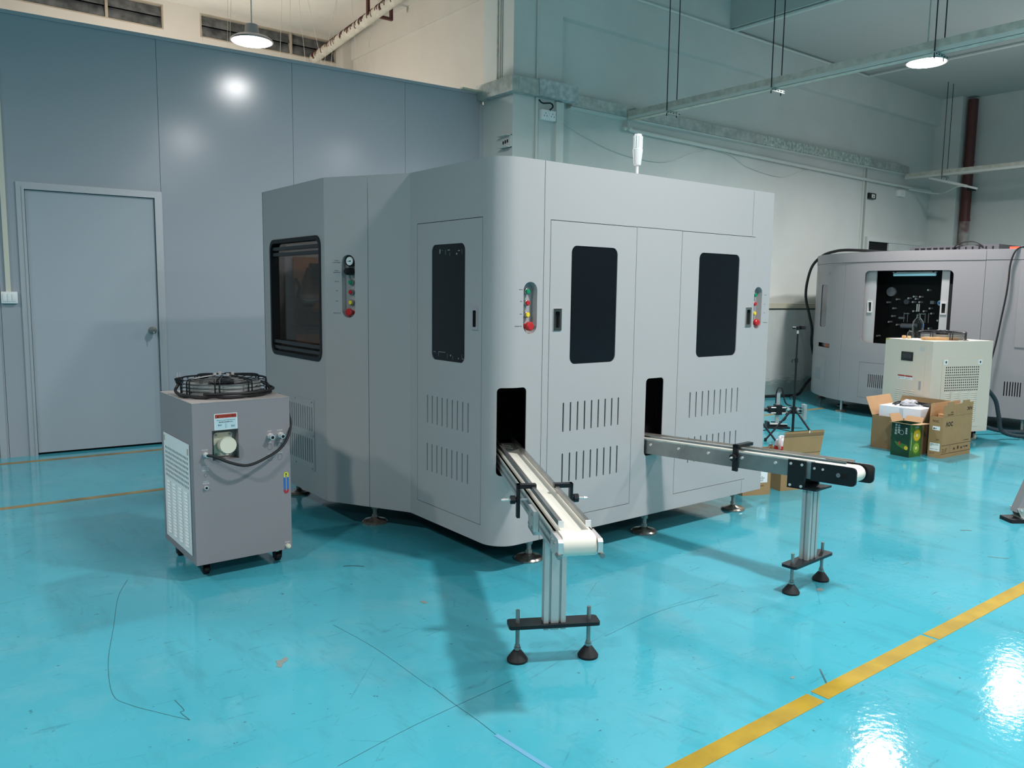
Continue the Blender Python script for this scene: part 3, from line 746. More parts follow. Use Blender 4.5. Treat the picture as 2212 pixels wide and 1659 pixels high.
    if kind == 'a':
        b = MB(M).box((-hw-.030, -.02, zp-.012), (-hw-.0115, .085, zp+.075)).obj('bracket', M_alu, cv, smooth=False)
        MB(M).box((-hw-.030, -.02, zp-.012), (hw+.02, .085, zp-.001)).obj('bracket_plate', M_alu, cv, smooth=False)
        for yy in (.0, .065):
            for h in (.012, .06): MB(M).cyl((-hw-.0305, yy, zp+h), (-hw-.034, yy, zp+h), .005, 8).obj('screw', M_steel, b)
    return cv
ca = conveyor('belt_conveyor', 'near slim conveyor with cream belt leaving the rounded machine corner', (1.879, 2.152), R(-28.4), .575, 0, -.37, 1.25, .055, 'a')
cb = conveyor('belt_conveyor', 'right conveyor with steel side frames and black end plates on a single post', (3.322, 2.018), R(3.1), .597, -.0385, -.225, 1.15, .046, 'b')
# ================================================================== CHILLERS
def louvres(parent, M, cols, rows, w, h, out, m, name='louvre'):
    """raised louvre hoods, one shared mesh; M local x along the face, y up, z out"""
    mb = MB(M); x0, y0 = cols[0], rows[0]; k = 5
    P = []
    for i in range(k+1):
        t = i/k; xx = x0-w/2+w*t; f = math.sin(math.pi*min(max(t, .0), 1))**.5
        P.append((mb.v((xx, y0+h/2, 0)), mb.v((xx, y0-h*.1, out*f)), mb.v((xx, y0-h/2, out*.55*f)), mb.v((xx, y0-h/2, 0))))
    for a, b in zip(P, P[1:]):
        for j in range(3): mb.face((a[j], b[j], b[j+1], a[j+1]))
    o = mb.obj(name, m, parent)
    L = W[parent.name].inverted() @ M
    offs = [L.to_3x3() @ Vector((x-x0, y-y0, 0)) for x in cols for y in rows][1:]
    share(o, name, parent, offs)
def caster(parent, x, y, M, r=.028, h=.08, m=M_rubber, pm=M_black):
    c = MB(M).cyl((x-.012, y, r), (x+.012, y, r), r, 18).obj('caster', m, parent)
    MB(M).cyl((x-.0135, y, r), (x+.0135, y, r), r*.55, 14).obj('wheel_hub', M_foot, c)
    f = MB(M)
    for s in (-1, 1): f.prism([(-.012, r-.008), (.012, r-.008), (.026, h-.006), (-.022, h-.006)], (x+s*.017-.0015, y, 0), (0, 1, 0), (0, 0, 1), .003)
    f.box((x-.022, y-.024, h-.012), (x+.022, y+.028, h-.002)).obj('caster_fork', pm, c)
def fan(parent, M, c, r, z, h, rings, blk=M_blkmetal, skin=M_alu):
    x, y = c
    v = MB(M).lathe([(r*.86, z), (r*.86, z+h*.72), (r*.88, z+h*.72), (r*.88, z)], (x, y, 0), 40).obj('fan', skin, parent)
    b = MB(M)
    for k in range(5):
        a = k*2*math.pi/5
        ca, sa = math.cos(a), math.sin(a)
        q = [(r*.2, -.03, z+h*.3), (r*.82, -.075, z+h*.22), (r*.82, .075, z+h*.55), (r*.2, .03, z+h*.5)]
        p = [(x+u*ca-w*sa, y+u*sa+w*ca, zz) for u, w, zz in q]
        vs = [b.v(t) for t in p]+[b.v((t[0], t[1], t[2]-.003)) for t in p]
        b.face(vs[:4]); b.face(vs[7:3:-1])
        for i in range(4): b.face((vs[i], vs[4+i], vs[4+(i+1) % 4], vs[(i+1) % 4]))
    b.obj('fan_blade', M_black, v)
    MB(M).lathe([(r*.24, z+h*.1), (r*.25, z+h*.78), (r*.2, z+h*.86), (.002, z+h*.88)], (x, y, 0), 20).obj('fan_motor', M_black, v)
    g = MB(M)
    for k in range(rings):
        zz = z+h*(.12+.8*k/(rings-1))
        g.tube([(x+r*math.cos(t*math.pi/16), y+r*math.sin(t*math.pi/16), zz) for t in range(32)], .0022, 5, False, True)
    for k in range(4):
        rr_ = r*(.35+.17*k); zz = z+h*(1.08-.04*k)
        g.tube([(x+rr_*math.cos(t*math.pi/16), y+rr_*math.sin(t*math.pi/16), zz) for t in range(32)], .0022, 5, False, True)
    g.obj('fan_guard', blk, v)
    s = MB(M)
    for k in range(8):
        a = k*math.pi/4+.32
        for da in (-.05, .05):
            ca, sa = math.cos(a+da), math.sin(a+da)
            s.tube([(x+.05*ca, y+.05*sa, z+h*1.12), (x+r*.7*ca, y+r*.7*sa, z+h*1.05), (x+r*.96*ca, y+r*.96*sa, z+h*.98), (x+(r+.004)*ca, y+(r+.004)*sa, z+h*.82), (x+(r+.004)*ca, y+(r+.004)*sa, z+.004)], .0035, 6)
    s.obj('fan_arm', blk, v)
    t = MB(M)
    for k in range(4):
        a = k*math.pi/2+.32; ca, sa = math.cos(a), math.sin(a)
        t.box((x+(r+.012)*ca-.018, y+(r+.012)*sa-.012, z), (x+(r+.012)*ca+.018, y+(r+.012)*sa+.012, z+.005))
    t.obj('fan_foot', blk, v)
    for k in range(4):
        a = k*math.pi/2+.1; ca, sa = math.cos(a), math.sin(a)
        MB(M).cyl((x+.045*ca, y+.045*sa, z+h*1.05), (x+.045*ca, y+.045*sa, z+h*1.22), .008, 8).obj('fan_bolt', M_chrome, v)
    return v
gx0, gx1, gy0, gy1, gz0, gz1 = 1.056, 1.512, 3.70, 4.222, .08, .83
ch = thing('water_chiller', 'grey chiller cabinet on casters with a black wire fan on top near the blue wall', 'chiller', (1.284, 3.96, 0))
pts = [(gx0, gy0), (gx1, gy0), (gx1, gy1), (gx0, gy1), (gx0, gy0)]
sl = 1.044+2*(gx1-gx0)-.0
per = (gx1-gx0)+(gy1-gy0)+(gx1-gx0)
rec = rect(1.141-gx0, .561, 1.263-gx0, .70)
ghole = rect(per+gy1-4.16, .125, per+gy1-3.766, .60)
MB().sheet(pts, gz0, gz1, [rec, ghole], .004, 0, True).box((gx0+.002, gy0+.002, gz1-.006), (gx1-.002, gy1-.002, gz1)).box((gx0+.004, gy0+.004, gz0+.002), (gx1-.004, gy1-.004, gz0+.008)).obj('body', M_chil, ch)
MB().box((gx0-.001, gy0-.001, gz1), (gx1+.001, gy1+.001, gz1+.003)).obj('top_plate', mat('bare_top_plate', 'b3aaa6', .5, metal=.2, var=.2, vscale=30), ch, smooth=False)
MB().box((gx0+.04, gy0+.06, .09), (gx0+.05, gy1-.03, .66)).obj('interior_shade', M_dark, ch, smooth=False)  # black sheet added so the grille holes look shaded
# filler recess with white cap
rcs = MB(); rcs.box((1.1412, 3.745, .5612), (1.2628, 3.75, .6998)).obj('filler_recess', M_chil, ch, smooth=False)
w4 = MB()
for a, b in (((1.139, 3.7005, .559), (1.1412, 3.75, .702)), ((1.2628, 3.7005, .559), (1.265, 3.75, .702)), ((1.139, 3.7005, .559), (1.265, 3.75, .5612)), ((1.139, 3.7005, .6998), (1.265, 3.75, .702))): w4.box(a, b)
w4.obj('recess_wall', M_chil, ch, smooth=False)
M_capw = mat('ivory_plastic', 'dfdcc8', .4)
fl_ = MB().prism(rr(1.160, .572, 1.245, .684, .014, 4), (0, 3.744, 0), (1, 0, 0), (0, 0, 1), .006).obj('filler_flange', M_capw, ch)
for x, z in ((1.170, .582), (1.235, .582), (1.170, .674), (1.235, .674)): MB().cyl((x, 3.739, z), (x, 3.734, z), .006, 10).obj('screw', M_steel, fl_)
MB().cyl((1.203, 3.74, .622), (1.203, 3.690, .630), .033, 24).obj('filler_neck', mat('translucent_neck', 'b8c4ac', .4), fl_)
cp_ = MB().cyl((1.203, 3.702, .630), (1.203, 3.664, .634), .0375, 28)
for k in range(28):
    a = k*2*math.pi/28; cp_.box((1.203+.037*math.cos(a)-.0018, 3.666, .632+.037*math.sin(a)-.0018), (1.203+.037*math.cos(a)+.0018, 3.70, .632+.037*math.sin(a)+.0018))
cp_.obj('filler_cap', M_capw, fl_)
# warning plate
wl = MB().prism(rect(1.1535, .702, 1.2585, .777), (0, 3.6995, 0), (1, 0, 0), (0, 0, 1), .0008).obj('warning_plate', M_white, ch, smooth=False)
def flat(q, y, m, par, name, t=.0004): return MB().prism(q, (0, y, 0), (1, 0, 0), (0, 0, 1), t).obj(name, m, par, smooth=False)
flat(rect(1.157, .705, 1.255, .755), 3.6986, M_blue_lbl, wl, 'plate_field')
flat(rect(1.157, .7565, 1.255, .774), 3.6986, M_red_lbl, wl, 'plate_band')
flat([(1.166, .760), (1.174, .760), (1.170, .769)], 3.6982, M_ink, wl, 'warning_sign')
text('WARNING', wl, (1.179, 3.6983, .7610), (1, 0, 0), Z, .0100, mat('dark_red_print', '7a241c', .6))
text('警告', wl, (1.2315, 3.6983, .7605), (1, 0, 0), Z, .0105, mat('dark_red_print', '7a241c', .6))
text('Check the water level before use', wl, (1.206, 3.6983, .7445), (1, 0, 0), Z, .0063, M_txt, align='CENTER')
text('请在液位线范围内加水', wl, (1.206, 3.6983, .735), (1, 0, 0), Z, .0066, M_txt, align='CENTER')
for s, x, z in (('Max level', 1.178, .7255), ('最高液位', 1.178, .7205), ('Min level', 1.238, .7185), ('最低液位', 1.238, .7135)): text(s, wl, (x, 3.6983, z), (1, 0, 0), Z, .0045, M_txt, align='CENTER')
flat(rr(1.2035, .7095, 1.2095, .730, .0029, 3), 3.6986, M_txt, wl, 'level_mark')
flat(rr(1.2045, .7105, 1.2085, .729, .0019, 3), 3.6982, M_blue_lbl, wl, 'level_mark')
# power gland and cable, nozzles, knock-outs, connectors, level gauge, drain
gl = MB().cyl((1.109, 3.70, .596), (1.109, 3.688, .596), .0125, 6).cyl((1.109, 3.688, .596), (1.109, 3.672, .594), .009, 12).obj('cable_gland', M_chrome, ch)
MB().tube([(1.109, 3.676, .595), (1.14, 3.655, .588), (1.20, 3.635, .558), (1.276, 3.625, .538), (1.37, 3.64, .560), (1.46, 3.66, .605), (1.515, 3.70, .68), (1.528, 3.76, .75), (1.522, 3.84, .80), (1.53, 3.95, .60)], .0068, 8).obj('power_cable', M_rubber, ch)
for x in (1.412, 1.463):
    MB().cyl((x, 3.70, .652), (x, 3.688, .652), .015, 6).cyl((x, 3.688, .652), (x, 3.662, .649), .0115, 14).obj('hose_nozzle', M_chrome, ch)
    MB().cyl((x, 3.6625, .649), (x, 3.6612, .649), .0078, 14).obj('nozzle_bore', M_dark, ch)
for x, z in ((1.411, .598), (1.460, .598), (1.411, .544), (1.460, .544)):
    o_ = rr(-.0105, -.0145, .0105, .0145, .008, 4); i_ = rr(-.0096, -.0136, .0096, .0136, .0072, 4); mb = MB()
    A = [mb.v((x+p, 3.6996, z+q)) for p, q in o_]; B = [mb.v((x+p, 3.6996, z+q)) for p, q in i_]
    for i in range(len(A)): mb.face((A[i], A[(i+1) % len(A)], B[(i+1) % len(A)], B[i]))
    mb.obj('knockout', M_txt, ch, smooth=False)
mb = MB(); A = [mb.v((1.108+.0085*math.cos(t*.314), 3.6996, .499+.0085*math.sin(t*.314))) for t in range(20)]; B = [mb.v((1.108+.0076*math.cos(t*.314), 3.6996, .499+.0076*math.sin(t*.314))) for t in range(20)]
for i in range(20): mb.face((A[i], A[(i+1) % 20], B[(i+1) % 20], B[i]))
mb.obj('knockout', M_txt, ch, smooth=False)
MB().cyl((1.108, 3.70, .441), (1.108, 3.690, .441), .0095, 16).obj('alarm_socket', M_chrome, ch)
MB().cyl((1.108, 3.6905, .441), (1.108, 3.6893, .441), .006, 12).obj('socket_bore', M_dark, ch)
for s, x, z, h in (('POWER', 1.108, .613, .008), ('REMOTE', 1.108, .536, .0066), ('SWITCH', 1.108, .528, .0066), ('远程开关', 1.108, .519, .0075), ('ALARM', 1.108, .467, .0075), ('故障报警', 1.108, .458, .0075), ('INLET', 1.411, .672, .0075), ('OUTLET', 1.461, .672, .0075), ('INLET', 1.411, .6175, .0065), ('OUTLET', 1.461, .6175, .0065), ('INLET', 1.411, .5625, .0065), ('OUTLET', 1.461, .5625, .0065), ('DRAIN', 1.490, .113, .008)):
    text(s, ch, (x, 3.70, z), (1, 0, 0), Z, h, M_wtxt, align='CENTER')
lg = MB().prism(rr(1.4765, .360, 1.5005, .466, .0115, 6), (0, 3.6995, 0), (1, 0, 0), (0, 0, 1), .001).obj('level_gauge', M_blue, ch, smooth=False)
flat([(p[0], max(p[1], .4395)) for p in rr(1.4765, .360, 1.5005, .466, .0115, 6)], 3.6984, mat('yellow_print', 'd3d33c', .4), lg, 'gauge_band')
flat([(p[0], min(p[1], .3805)) for p in rr(1.4765, .360, 1.5005, .466, .0115, 6)], 3.6984, mat('red_print', 'b0323a', .4), lg, 'gauge_band')
flat(rr(1.4848, .372, 1.4922, .459, .0035, 4), 3.6979, M_chil, lg, 'gauge_slot')
flat(circ(1.4885, .4565, .0035, 10), 3.6974, M_ink, lg, 'gauge_float')
MB().cyl((1.490, 3.70, .097), (1.490, 3.684, .097), .012, 6).cyl((1.490, 3.684, .097), (1.490, 3.678, .097), .007, 12).obj('drain_plug', M_capw, ch)
# white grille plate with holes and louvres on the left side
hs = []
for i in range(7):
    for j in range(17):
        hs.append(rr(4.176-(4.147-j*.0228)-.0062, .566-i*.0228-.0080, 4.176-(4.147-j*.0228)+.0062, .566-i*.0228+.0080, .006, 2))
gp = MB().sheet([(gx0, 4.176), (gx0, 3.752)], .115, .637, hs, .0012, .0035).obj('grille_plate', M_white, ch, smooth=False)
MS = Matrix(((0, 0, -1, gx0-.0035), (-1, 0, 0, 4.176), (0, 1, 0, 0), (0, 0, 0, 1)))
louvres(gp, MS, [.066+.0968*i for i in range(4)], [.397-.0158*i for i in range(17)], .068, .011, .006, M_white)
for y, z in ((4.158, .612), (3.772, .600)):
    MB(MS).box((4.176-y-.008, z-.014, 0), (4.176-y+.008, z+.014, .002)).obj('latch', mat('latch_grey', 'b9b49f', .5), gp, smooth=False)
for x, y in ((1.126, 3.803), (1.475, 3.798), (1.107, 4.15), (1.475, 4.15)): caster(ch, x, y, Matrix(), .021)
fan(ch, Matrix(), (1.292, 3.975), .195, .833, .085, 5)
# black power lead lying coiled around the fan
cb_ = thing('power_lead', 'black power lead with plug lying around the fan on the grey chiller', 'cable', (1.29, 3.76, .833))
pth = [(1.118, 4.10, .885), (1.085, 4.06, .855), (1.08, 3.98, .842)]+[(1.292+.222*math.cos(R(a)), 3.975+.215*math.sin(R(a)), .842+.004*math.sin(a)) for a in range(195, 331, 15)]+[(1.495, 3.905, .85), (1.502, 3.96, .872), (1.50, 4.03, .875), (1.47, 4.09, .87)]
MB().tube(pth, .0075, 8).obj('cord', M_rubber, cb_)
MB().tube([(1.292+.236*math.cos(R(a)), 3.975+.222*math.sin(R(a)), .857) for a in range(230, 341, 15)]+[(1.508, 3.93, .862), (1.506, 4.02, .868)], .006, 8).obj('cord', M_rubber, cb_)
pg = MB().cyl((1.118, 4.10, .882), (1.115, 4.108, .908), .017, 12, .021).obj('plug', M_black, cb_)
MB().box((1.108, 4.105, .906), (1.111, 4.110, .934)).box((1.120, 4.105, .906), (1.123, 4.110, .934)).obj('plug_pin', M_chrome, pg, smooth=False)

# cream chiller at the right, built in its own axes
cm = thing('water_chiller', 'cream chiller cabinet with a perforated grille behind the cartons', 'chiller', (7.48, 3.42, 0), R(-18))
CM = W[cm.name]
cw, cd2, cz0, cz1 = .735, .557, .10, .952
hs = [circ(.176+.0246*j, .711-.0237*i, .0078, 8) for i in range(10) for j in range(17)]
MB(CM).sheet([(0, 0), (cw, 0), (cw, cd2), (0, cd2), (0, 0)], cz0, cz1, [rect(.15, .45, .59, .74)], .004, 0, True).box((.002, .002, cz1-.006), (cw-.002, cd2-.002, cz1)).box((.004, .004, cz0), (cw-.004, cd2-.004, cz0+.006)).obj('body', M_cream, cm)
MB(CM).box((.1, .04, .15), (.65, .05, .8)).obj('interior_shade', M_dark, cm, smooth=False)  # added black sheet stands for the shade behind the perforations
gp = MB(CM).sheet([(.125, 0), (.617, 0)], .15, .795, [[(u-.125, v) for u, v in h] for h in hs], .003, .004).obj('grille_plate', M_cream, cm, smooth=False)
MR = CM @ Matrix(((1, 0, 0, 0), (0, 0, -1, -.004), (0, 1, 0, 0), (0, 0, 0, 1)))
louvres(gp, MR, [.212+.107*i for i in range(4)], [.470-.0192*i for i in range(15)], .082, .013, .007, M_cream)
for x, z in ((.164, .761), (.585, .757)):
    k = MB(MR).box((x-.022, z-.022, 0), (x+.022, z+.022, .002)).obj('latch', M_white, gp, smooth=False)
    MB(MR).box((x-.008, z-.010, .002), (x+.006, z+.010, .004)).obj('latch_key', M_txt, k, smooth=False)
ML = CM @ Matrix(((0, 0, -1, 0), (-1, 0, 0, 0), (0, 1, 0, 0), (0, 0, 0, 1)))   # left face: local x = -y
MB(CM).sheet([(-.0, .486), (-.0, .074)], .125, .913, (), .002, .003).obj('door', M_cream, cm, smooth=False)
dr = cm
sc_ = MB(ML).box((-.348, .755, .003), (-.214, .838, .009)).obj('display', M_black, cm, smooth=False)
MB(ML).box((-.333, .777, .009), (-.229, .826, .0095)).obj('screen', M_screen, sc_, smooth=False)
lb = MB(ML).box((-.379, .578, .003), (-.203, .618, .004)).obj('warning_label', M_white, cm, smooth=False)
for a, b in ((-.378, -.294), (-.291, -.204)):
    MB(ML).box((a, .603, .004), (b, .6175, .0045)).obj('label_band', M_red_lbl, lb, smooth=False)
fx, fy = CM.to_3x3() @ Vector((0, -1, 0)), Vector(Z)
pL = lambda u, z, o=.0046: CM @ Vector((-o, -u, z))
text('▲', lb, pL(-.372, .585), fx, fy, .014, M_txt); text('HIGH VOLTAGE', lb, pL(-.355, .590), fx, fy, .008, M_txt); text('⚠', lb, pL(-.286, .585), fx, fy, .014, M_txt); text('CAUTION', lb, pL(-.268, .590), fx, fy, .008, M_txt)
MB(ML).box((-.126, .497, .003), (-.104, .577, .008)).obj('door_handle', mat('handle_grey', 'a3a3a6', .4), cm, smooth=False)
MB(ML).box((-.14, .855, .003), (-.085, .90, .0036)).obj('rating_label', mat('faint_label', 'c9cac4', .5), cm, smooth=False)
louvres(cm, ML @ Matrix.Translation((0, 0, .003)), [-.365+.082*i for i in range(3)], [.476-.0195*i for i in range(9)], .066, .011, .006, M_cream)
for x, y in ((.07, .07), (.655, .08), (.07, .48), (.655, .48)): caster(cm, x, y, CM, .036, .10, mat('cream_wheel', 'a9a595', .5))
MB(CM).box((-.0015, .515, .94), (.0, .555, .951)).obj('yellow_sticker', mat('yellow_sticker', 'c9b526', .5), cm, smooth=False)
fan(cm, CM, (.41, .285), .21, .952, .075, 5)
fit = MB(CM).cyl((cw, .10, .49), (cw+.03, .10, .49), .022, 6).cyl((cw+.03, .10, .49), (cw+.055, .10, .487), .018, 14).obj('hose_fitting', M_chrome, cm)
# things lying on the cream chiller
def on(x, y, z=.9525): return CM @ Vector((x, y, z))
pk = MB(CM @ Matrix.Translation((.08, .165, .9535)) @ Matrix.Rotation(R(-15.5), 4, 'Z')).box((0, 0, 0), (.325, .075, .026), .002).obj('wooden_plank', M_wood)
tag(pk, 'short raw wooden plank lying on top of the cream chiller', 'plank')
def bottle(M, c, prof, name, label, m=M_glass):
    o = MB(M).lathe(prof, c, 24).obj(name, m); return tag(o, label, 'bottle')
bt_ = thing('glass_bottle', 'tall clear glass bottle with a blue mark on top of the cream chiller', 'bottle', on(.278, .45))
MB(CM).lathe([(.046, .953), (.049, .958), (.049, 1.09), (.046, 1.115), (.030, 1.14), (.018, 1.152), (.016, 1.175), (.018, 1.182), (.016, 1.184), (.013, 1.184), (.013, 1.15), (.028, 1.135), (.044, 1.11), (.046, 1.09), (.046, .962), (.001, .960)], (.278, .45, 0), 28).obj('bottle_body', M_glass, bt_)
MB(CM).prism(circ(0, 0, .014, 12, .02), (.305, .4075, 1.075), (.86, .5, 0), (0, 0, 1), .001).obj('blue_mark', M_blue, bt_, smooth=False)
o = MB(CM).lathe([(.03, .953), (.032, .957), (.032, 1.0), (.026, 1.018), (.016, 1.024), (.016, 1.036), (.014, 1.036), (.013, 1.022), (.024, 1.014), (.029, .998), (.029, .960), (.001, .958)], (.185, .44, 0), 24).obj('small_jar', M_glass)
tag(o, 'small clear glass jar beside the tall bottle on the cream chiller', 'jar')
o = MB(CM).lathe([(.016, .953), (.02, .956), (.02, .975), (.016, .983), (.001, .984)], (.105, .44, 0), 14).obj('cork', M_wood); tag(o, 'round cork standing left of the small glass jar', 'cork')
o = MB(CM).lathe([(.013, .953), (.018, .957), (.016, .978), (.001, .979)], (.145, .42, 0), 12).obj('cork', mat('pale_cork', 'd8bd92', .8)); tag(o, 'paler cork right in front of the small glass jar', 'cork')
o = MB(CM).prism([(.10, .30), (.22, .31), (.24, .39), (.12, .385)], (0, 0, .9525), (1, 0, 0), (0, 1, 0), .006).obj('tissue', M_foam, smooth=False); tag(o, 'white folded tissue lying on the cream chiller left of the plank', 'tissue')
# corrugated hoses from the cream chiller
def hose(pts, r, name, label, cat='hose', m=M_hose, rib=True):
    P = crv(pts, 14); mb = MB()
    mb.tube(P, r, 10, False)
    if rib:
        n = len(P)
        for i in range(1, n-1, 2):
            d = (P[i+1]-P[i-1]).normalized()*.006; mb.cyl(P[i]-d*.5, P[i]+d*.5, r*1.10, 10)
    return tag(mb.obj(name, m), label, cat)
a0 = CM @ Vector((cw+.05, .10, .487))
hose([a0, a0+Vector((.05, -.02, -.02)), a0+Vector((.13, -.06, -.12)), a0+Vector((.16, -.09, -.28)), a0+Vector((.18, -.13, -.42)), (8.62, 2.98, .024), (8.90, 2.85, .024), (9.3, 2.5, .024), (9.6, 2.2, .024)], .019, 'corrugated_hose', 'dark corrugated hose dropping from the fitting at the right side of the cream chiller')
hose([(8.42, 3.45, .17), (8.55, 3.38, .09), (8.75, 3.25, .03), (9.1, 3.0, .022), (9.7, 2.6, .022)], .019, 'corrugated_hose', 'dark corrugated hose emerging low behind the cream chiller and running along the floor')
# ================================================================== SECOND MACHINE (bow fronted, at the right)
ctl = [(10.3, 6.05), (9.7, 5.95), (9.28, 5.72), (9.02, 5.48), (8.82, 5.2), (8.70, 4.85), (8.66, 4.45), (8.71, 4.05), (8.82, 3.68), (8.95, 3.30)]
bow = [(p.x, p.y) for p in crv([(x, y, 0) for x, y in ctl], 8)]
SB = [0]
for a, b in zip(bow, bow[1:]): SB.append(SB[-1]+math.dist(a, b))
def bowp(s):
    i = 0
    while i < len(SB)-2 and s > SB[i+1]: i += 1
    k = (s-SB[i])/(SB[i+1]-SB[i]); return tuple(bow[i][j]+(bow[i+1][j]-bow[i][j])*k for j in (0, 1))
def bsub(s0, s1): return [bowp(s0)]+[p for p, s in zip(bow, SB) if s0+.004 < s < s1-.004]+[bowp(s1)]
m2 = thing('labelling_machine', 'mid grey bow fronted machine with an open sliding door, behind the cream chiller', 'machine', (9.6, 4.2, 0))
T2, B2 = 1.842, .14
op = (2.243, .835, 3.172, 1.632)
sA_, sS, sR = 1.957, 3.453, SB[-1]
def bsheet(s0, s1, z0, z1, holes, t=.004, off=0., name='shell_panel', m=M_mach2, par=m2):
    return MB().sheet(bsub(s0, s1), z0, z1, [[(u-s0, w) for u, w in h] for h in holes], t, off).obj(name, m, par)
bsheet(0, sA_-.0015, B2, 1.73, [rr(1.405, .978, 1.607, 1.484, .035), rect(1.395, .735, 1.735, .785)])
sl2 = [rr(2.365+.0235*k-.005, .335, 2.365+.0235*k+.005, .485, .004, 1) for k in range(12)]
bsheet(sA_+.0015, sS-.0015, B2, 1.73, [rr(*op, .05), rect(2.238, .213, 3.20, .612)])
bsheet(2.2405, 3.1975, .2155, .6095, sl2, .004, 0, 'lower_cover')
bsheet(0, sS-.0015, 1.733, T2, (), .012, .004, 'top_rim')
bsheet(1.40, 1.612, .97, 1.49, (), .004, -.008, 'side_window', mat('pinkish_tinted_pane', '6f686c', .25))
bsheet(1.390, 1.74, .73, .79, (), .004, -.03, 'side_display', M_screen)
bsheet(1.56, 1.69, .737, .783, (), .003, -.022, 'display_readout', mat('readout_orange', 'a0583c', .5))
bsheet(1.331, 1.532, .337, .478, (), .003, .004, 'cover_plate', mat('darker_cover', '83888d', .45))
bsheet(1.27, 1.665, .209, .618, (), .002, .003, 'access_panel')
bsheet(1.25, 1.65, 1.60, 1.625, (), .002, .005, 'rim_lip')
# sliding door leaves standing back in the opening, dark cell behind
def leaf(s0, s1, hs, dark=None):
    l = bsheet(s0, s1, op[1]-.02, op[3]+.02, [rect(hs-.018, 1.185, hs+.018, 1.285)], .015, -.035, 'sliding_door', M_mach)
    MB().sheet(bsub(hs-.03, hs+.03), 1.17, 1.30, [rect(.012, 1.185, .048, 1.285)], .01, -.027).obj('handle', M_chrome, l, smooth=False)
    bsheet(hs-.02, hs+.02, 1.18, 1.29, (), .003, -.048, 'handle_recess', M_dark, l)
leaf(2.22, 2.365, 2.305)
leaf(3.06, 3.135, 3.095)
bsheet(3.135, 3.19, op[1]-.02, 1.49, (), .01, -.045, 'door_gap_strip', M_black)
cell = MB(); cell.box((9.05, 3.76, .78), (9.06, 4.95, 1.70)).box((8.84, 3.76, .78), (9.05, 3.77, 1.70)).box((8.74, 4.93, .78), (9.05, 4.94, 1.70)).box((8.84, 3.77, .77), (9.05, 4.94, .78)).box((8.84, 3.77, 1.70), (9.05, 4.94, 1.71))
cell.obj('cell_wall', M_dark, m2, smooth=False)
tl = MB().cyl((8.80, 4.50, 1.59), (8.80, 4.05, 1.59), .016, 12).obj('tube_lamp', mat('cyan_tube', '9fd0d8', .3, emis='8fc4d4', estr=.25), m2)
MB().box((8.79, 4.04, 1.61), (8.82, 4.51, 1.62)).box((8.79, 4.47, 1.595), (8.81, 4.49, 1.62)).box((8.79, 4.06, 1.595), (8.81, 4.08, 1.62)).obj('lamp_holder', M_alu, tl)
yz = lambda u, v, X=9.0: (X, 4.76-(u-173)/1170*.80*1.0, 1.62-(v-205)/1290*.79)   # crop units of the opening to metres on the cell's back wall
def roller(u, v, r, m=M_steel, l=.06, name='guide_roller'):
    x, y, z = yz(u, v); return MB().cyl((9.05, y, z), (9.05-l, y, z), r, 14).obj(name, m, m2)
d_ = roller(357, 555, .052, mat('reel_disc', '8f9296', .5), .03, 'reel_disc')
roller(630, 735, .03, mat('dull_disc', '4a5058', .5), .04, 'reel_disc')
d2_ = roller(1175, 745, .030, mat('pale_blue_disc', 'a8cbe0', .4), .05, 'round_sticker')
x, y, z = yz(1175, 745); MB().box((8.997, y-.018, z-.010), (8.999, y+.018, z+.010)).obj('sticker_print', M_blue, d2_, smooth=False)
x, y, z = yz(1055, 738); MB().box((8.99, y-.02, z-.017), (9.05, y+.02, z+.017)).obj('sensor_box', mat('sensor_grey', '83878a', .4), m2, smooth=False)
for u_, v_ in ((490, 693), (335, 750), (440, 858), (432, 1002), (380, 1110), (518, 1157), (195, 1380), (765, 640), (865, 642), (755, 737), (860, 737), (800, 680), (985, 520), (680, 670), (773, 900), (940, 897), (1030, 845), (1060, 935), (1165, 1055), (1238, 1110), (1037, 1200)):
    roller(u_, v_, .010, M_alu, .07)
for u_, v0, v1 in ((848, 770, 905), (880, 770, 905)):
    x, y, z = yz(u_, v0); z2 = yz(u_, v1)[2]; MB().cyl((8.96, y, z), (8.96, y, z2), .007, 10).obj('guide_rod', M_chrome, m2)
for u_ in (652, 712, 993, 1045):
    x, y, z = yz(u_, 930); z2 = yz(u_, 1100)[2]; MB().cyl((8.95, y, z), (8.95, y, z2), .004, 8).obj('guide_rod', M_steel, m2)
for (u0, u1, v_) in ((655, 740, 945), (890, 1000, 945)):
    a, b = yz(u0, v_, 8.95), yz(u1, v_, 8.95); MB().cyl(a, b, .006, 8).obj('cross_rod', M_steel, m2)
a, b = yz(620, 1170, 8.95), yz(860, 1170, 8.95); MB().cyl(a, b, .028, 16).obj('drive_roller', mat('roller_grey', '6b6f74', .5), m2)
a, b = yz(570, 1030, 8.95), yz(665, 1030, 8.95); MB().cyl(a, b, .013, 12).obj('drive_roller', mat('roller_grey', '6b6f74', .5), m2)
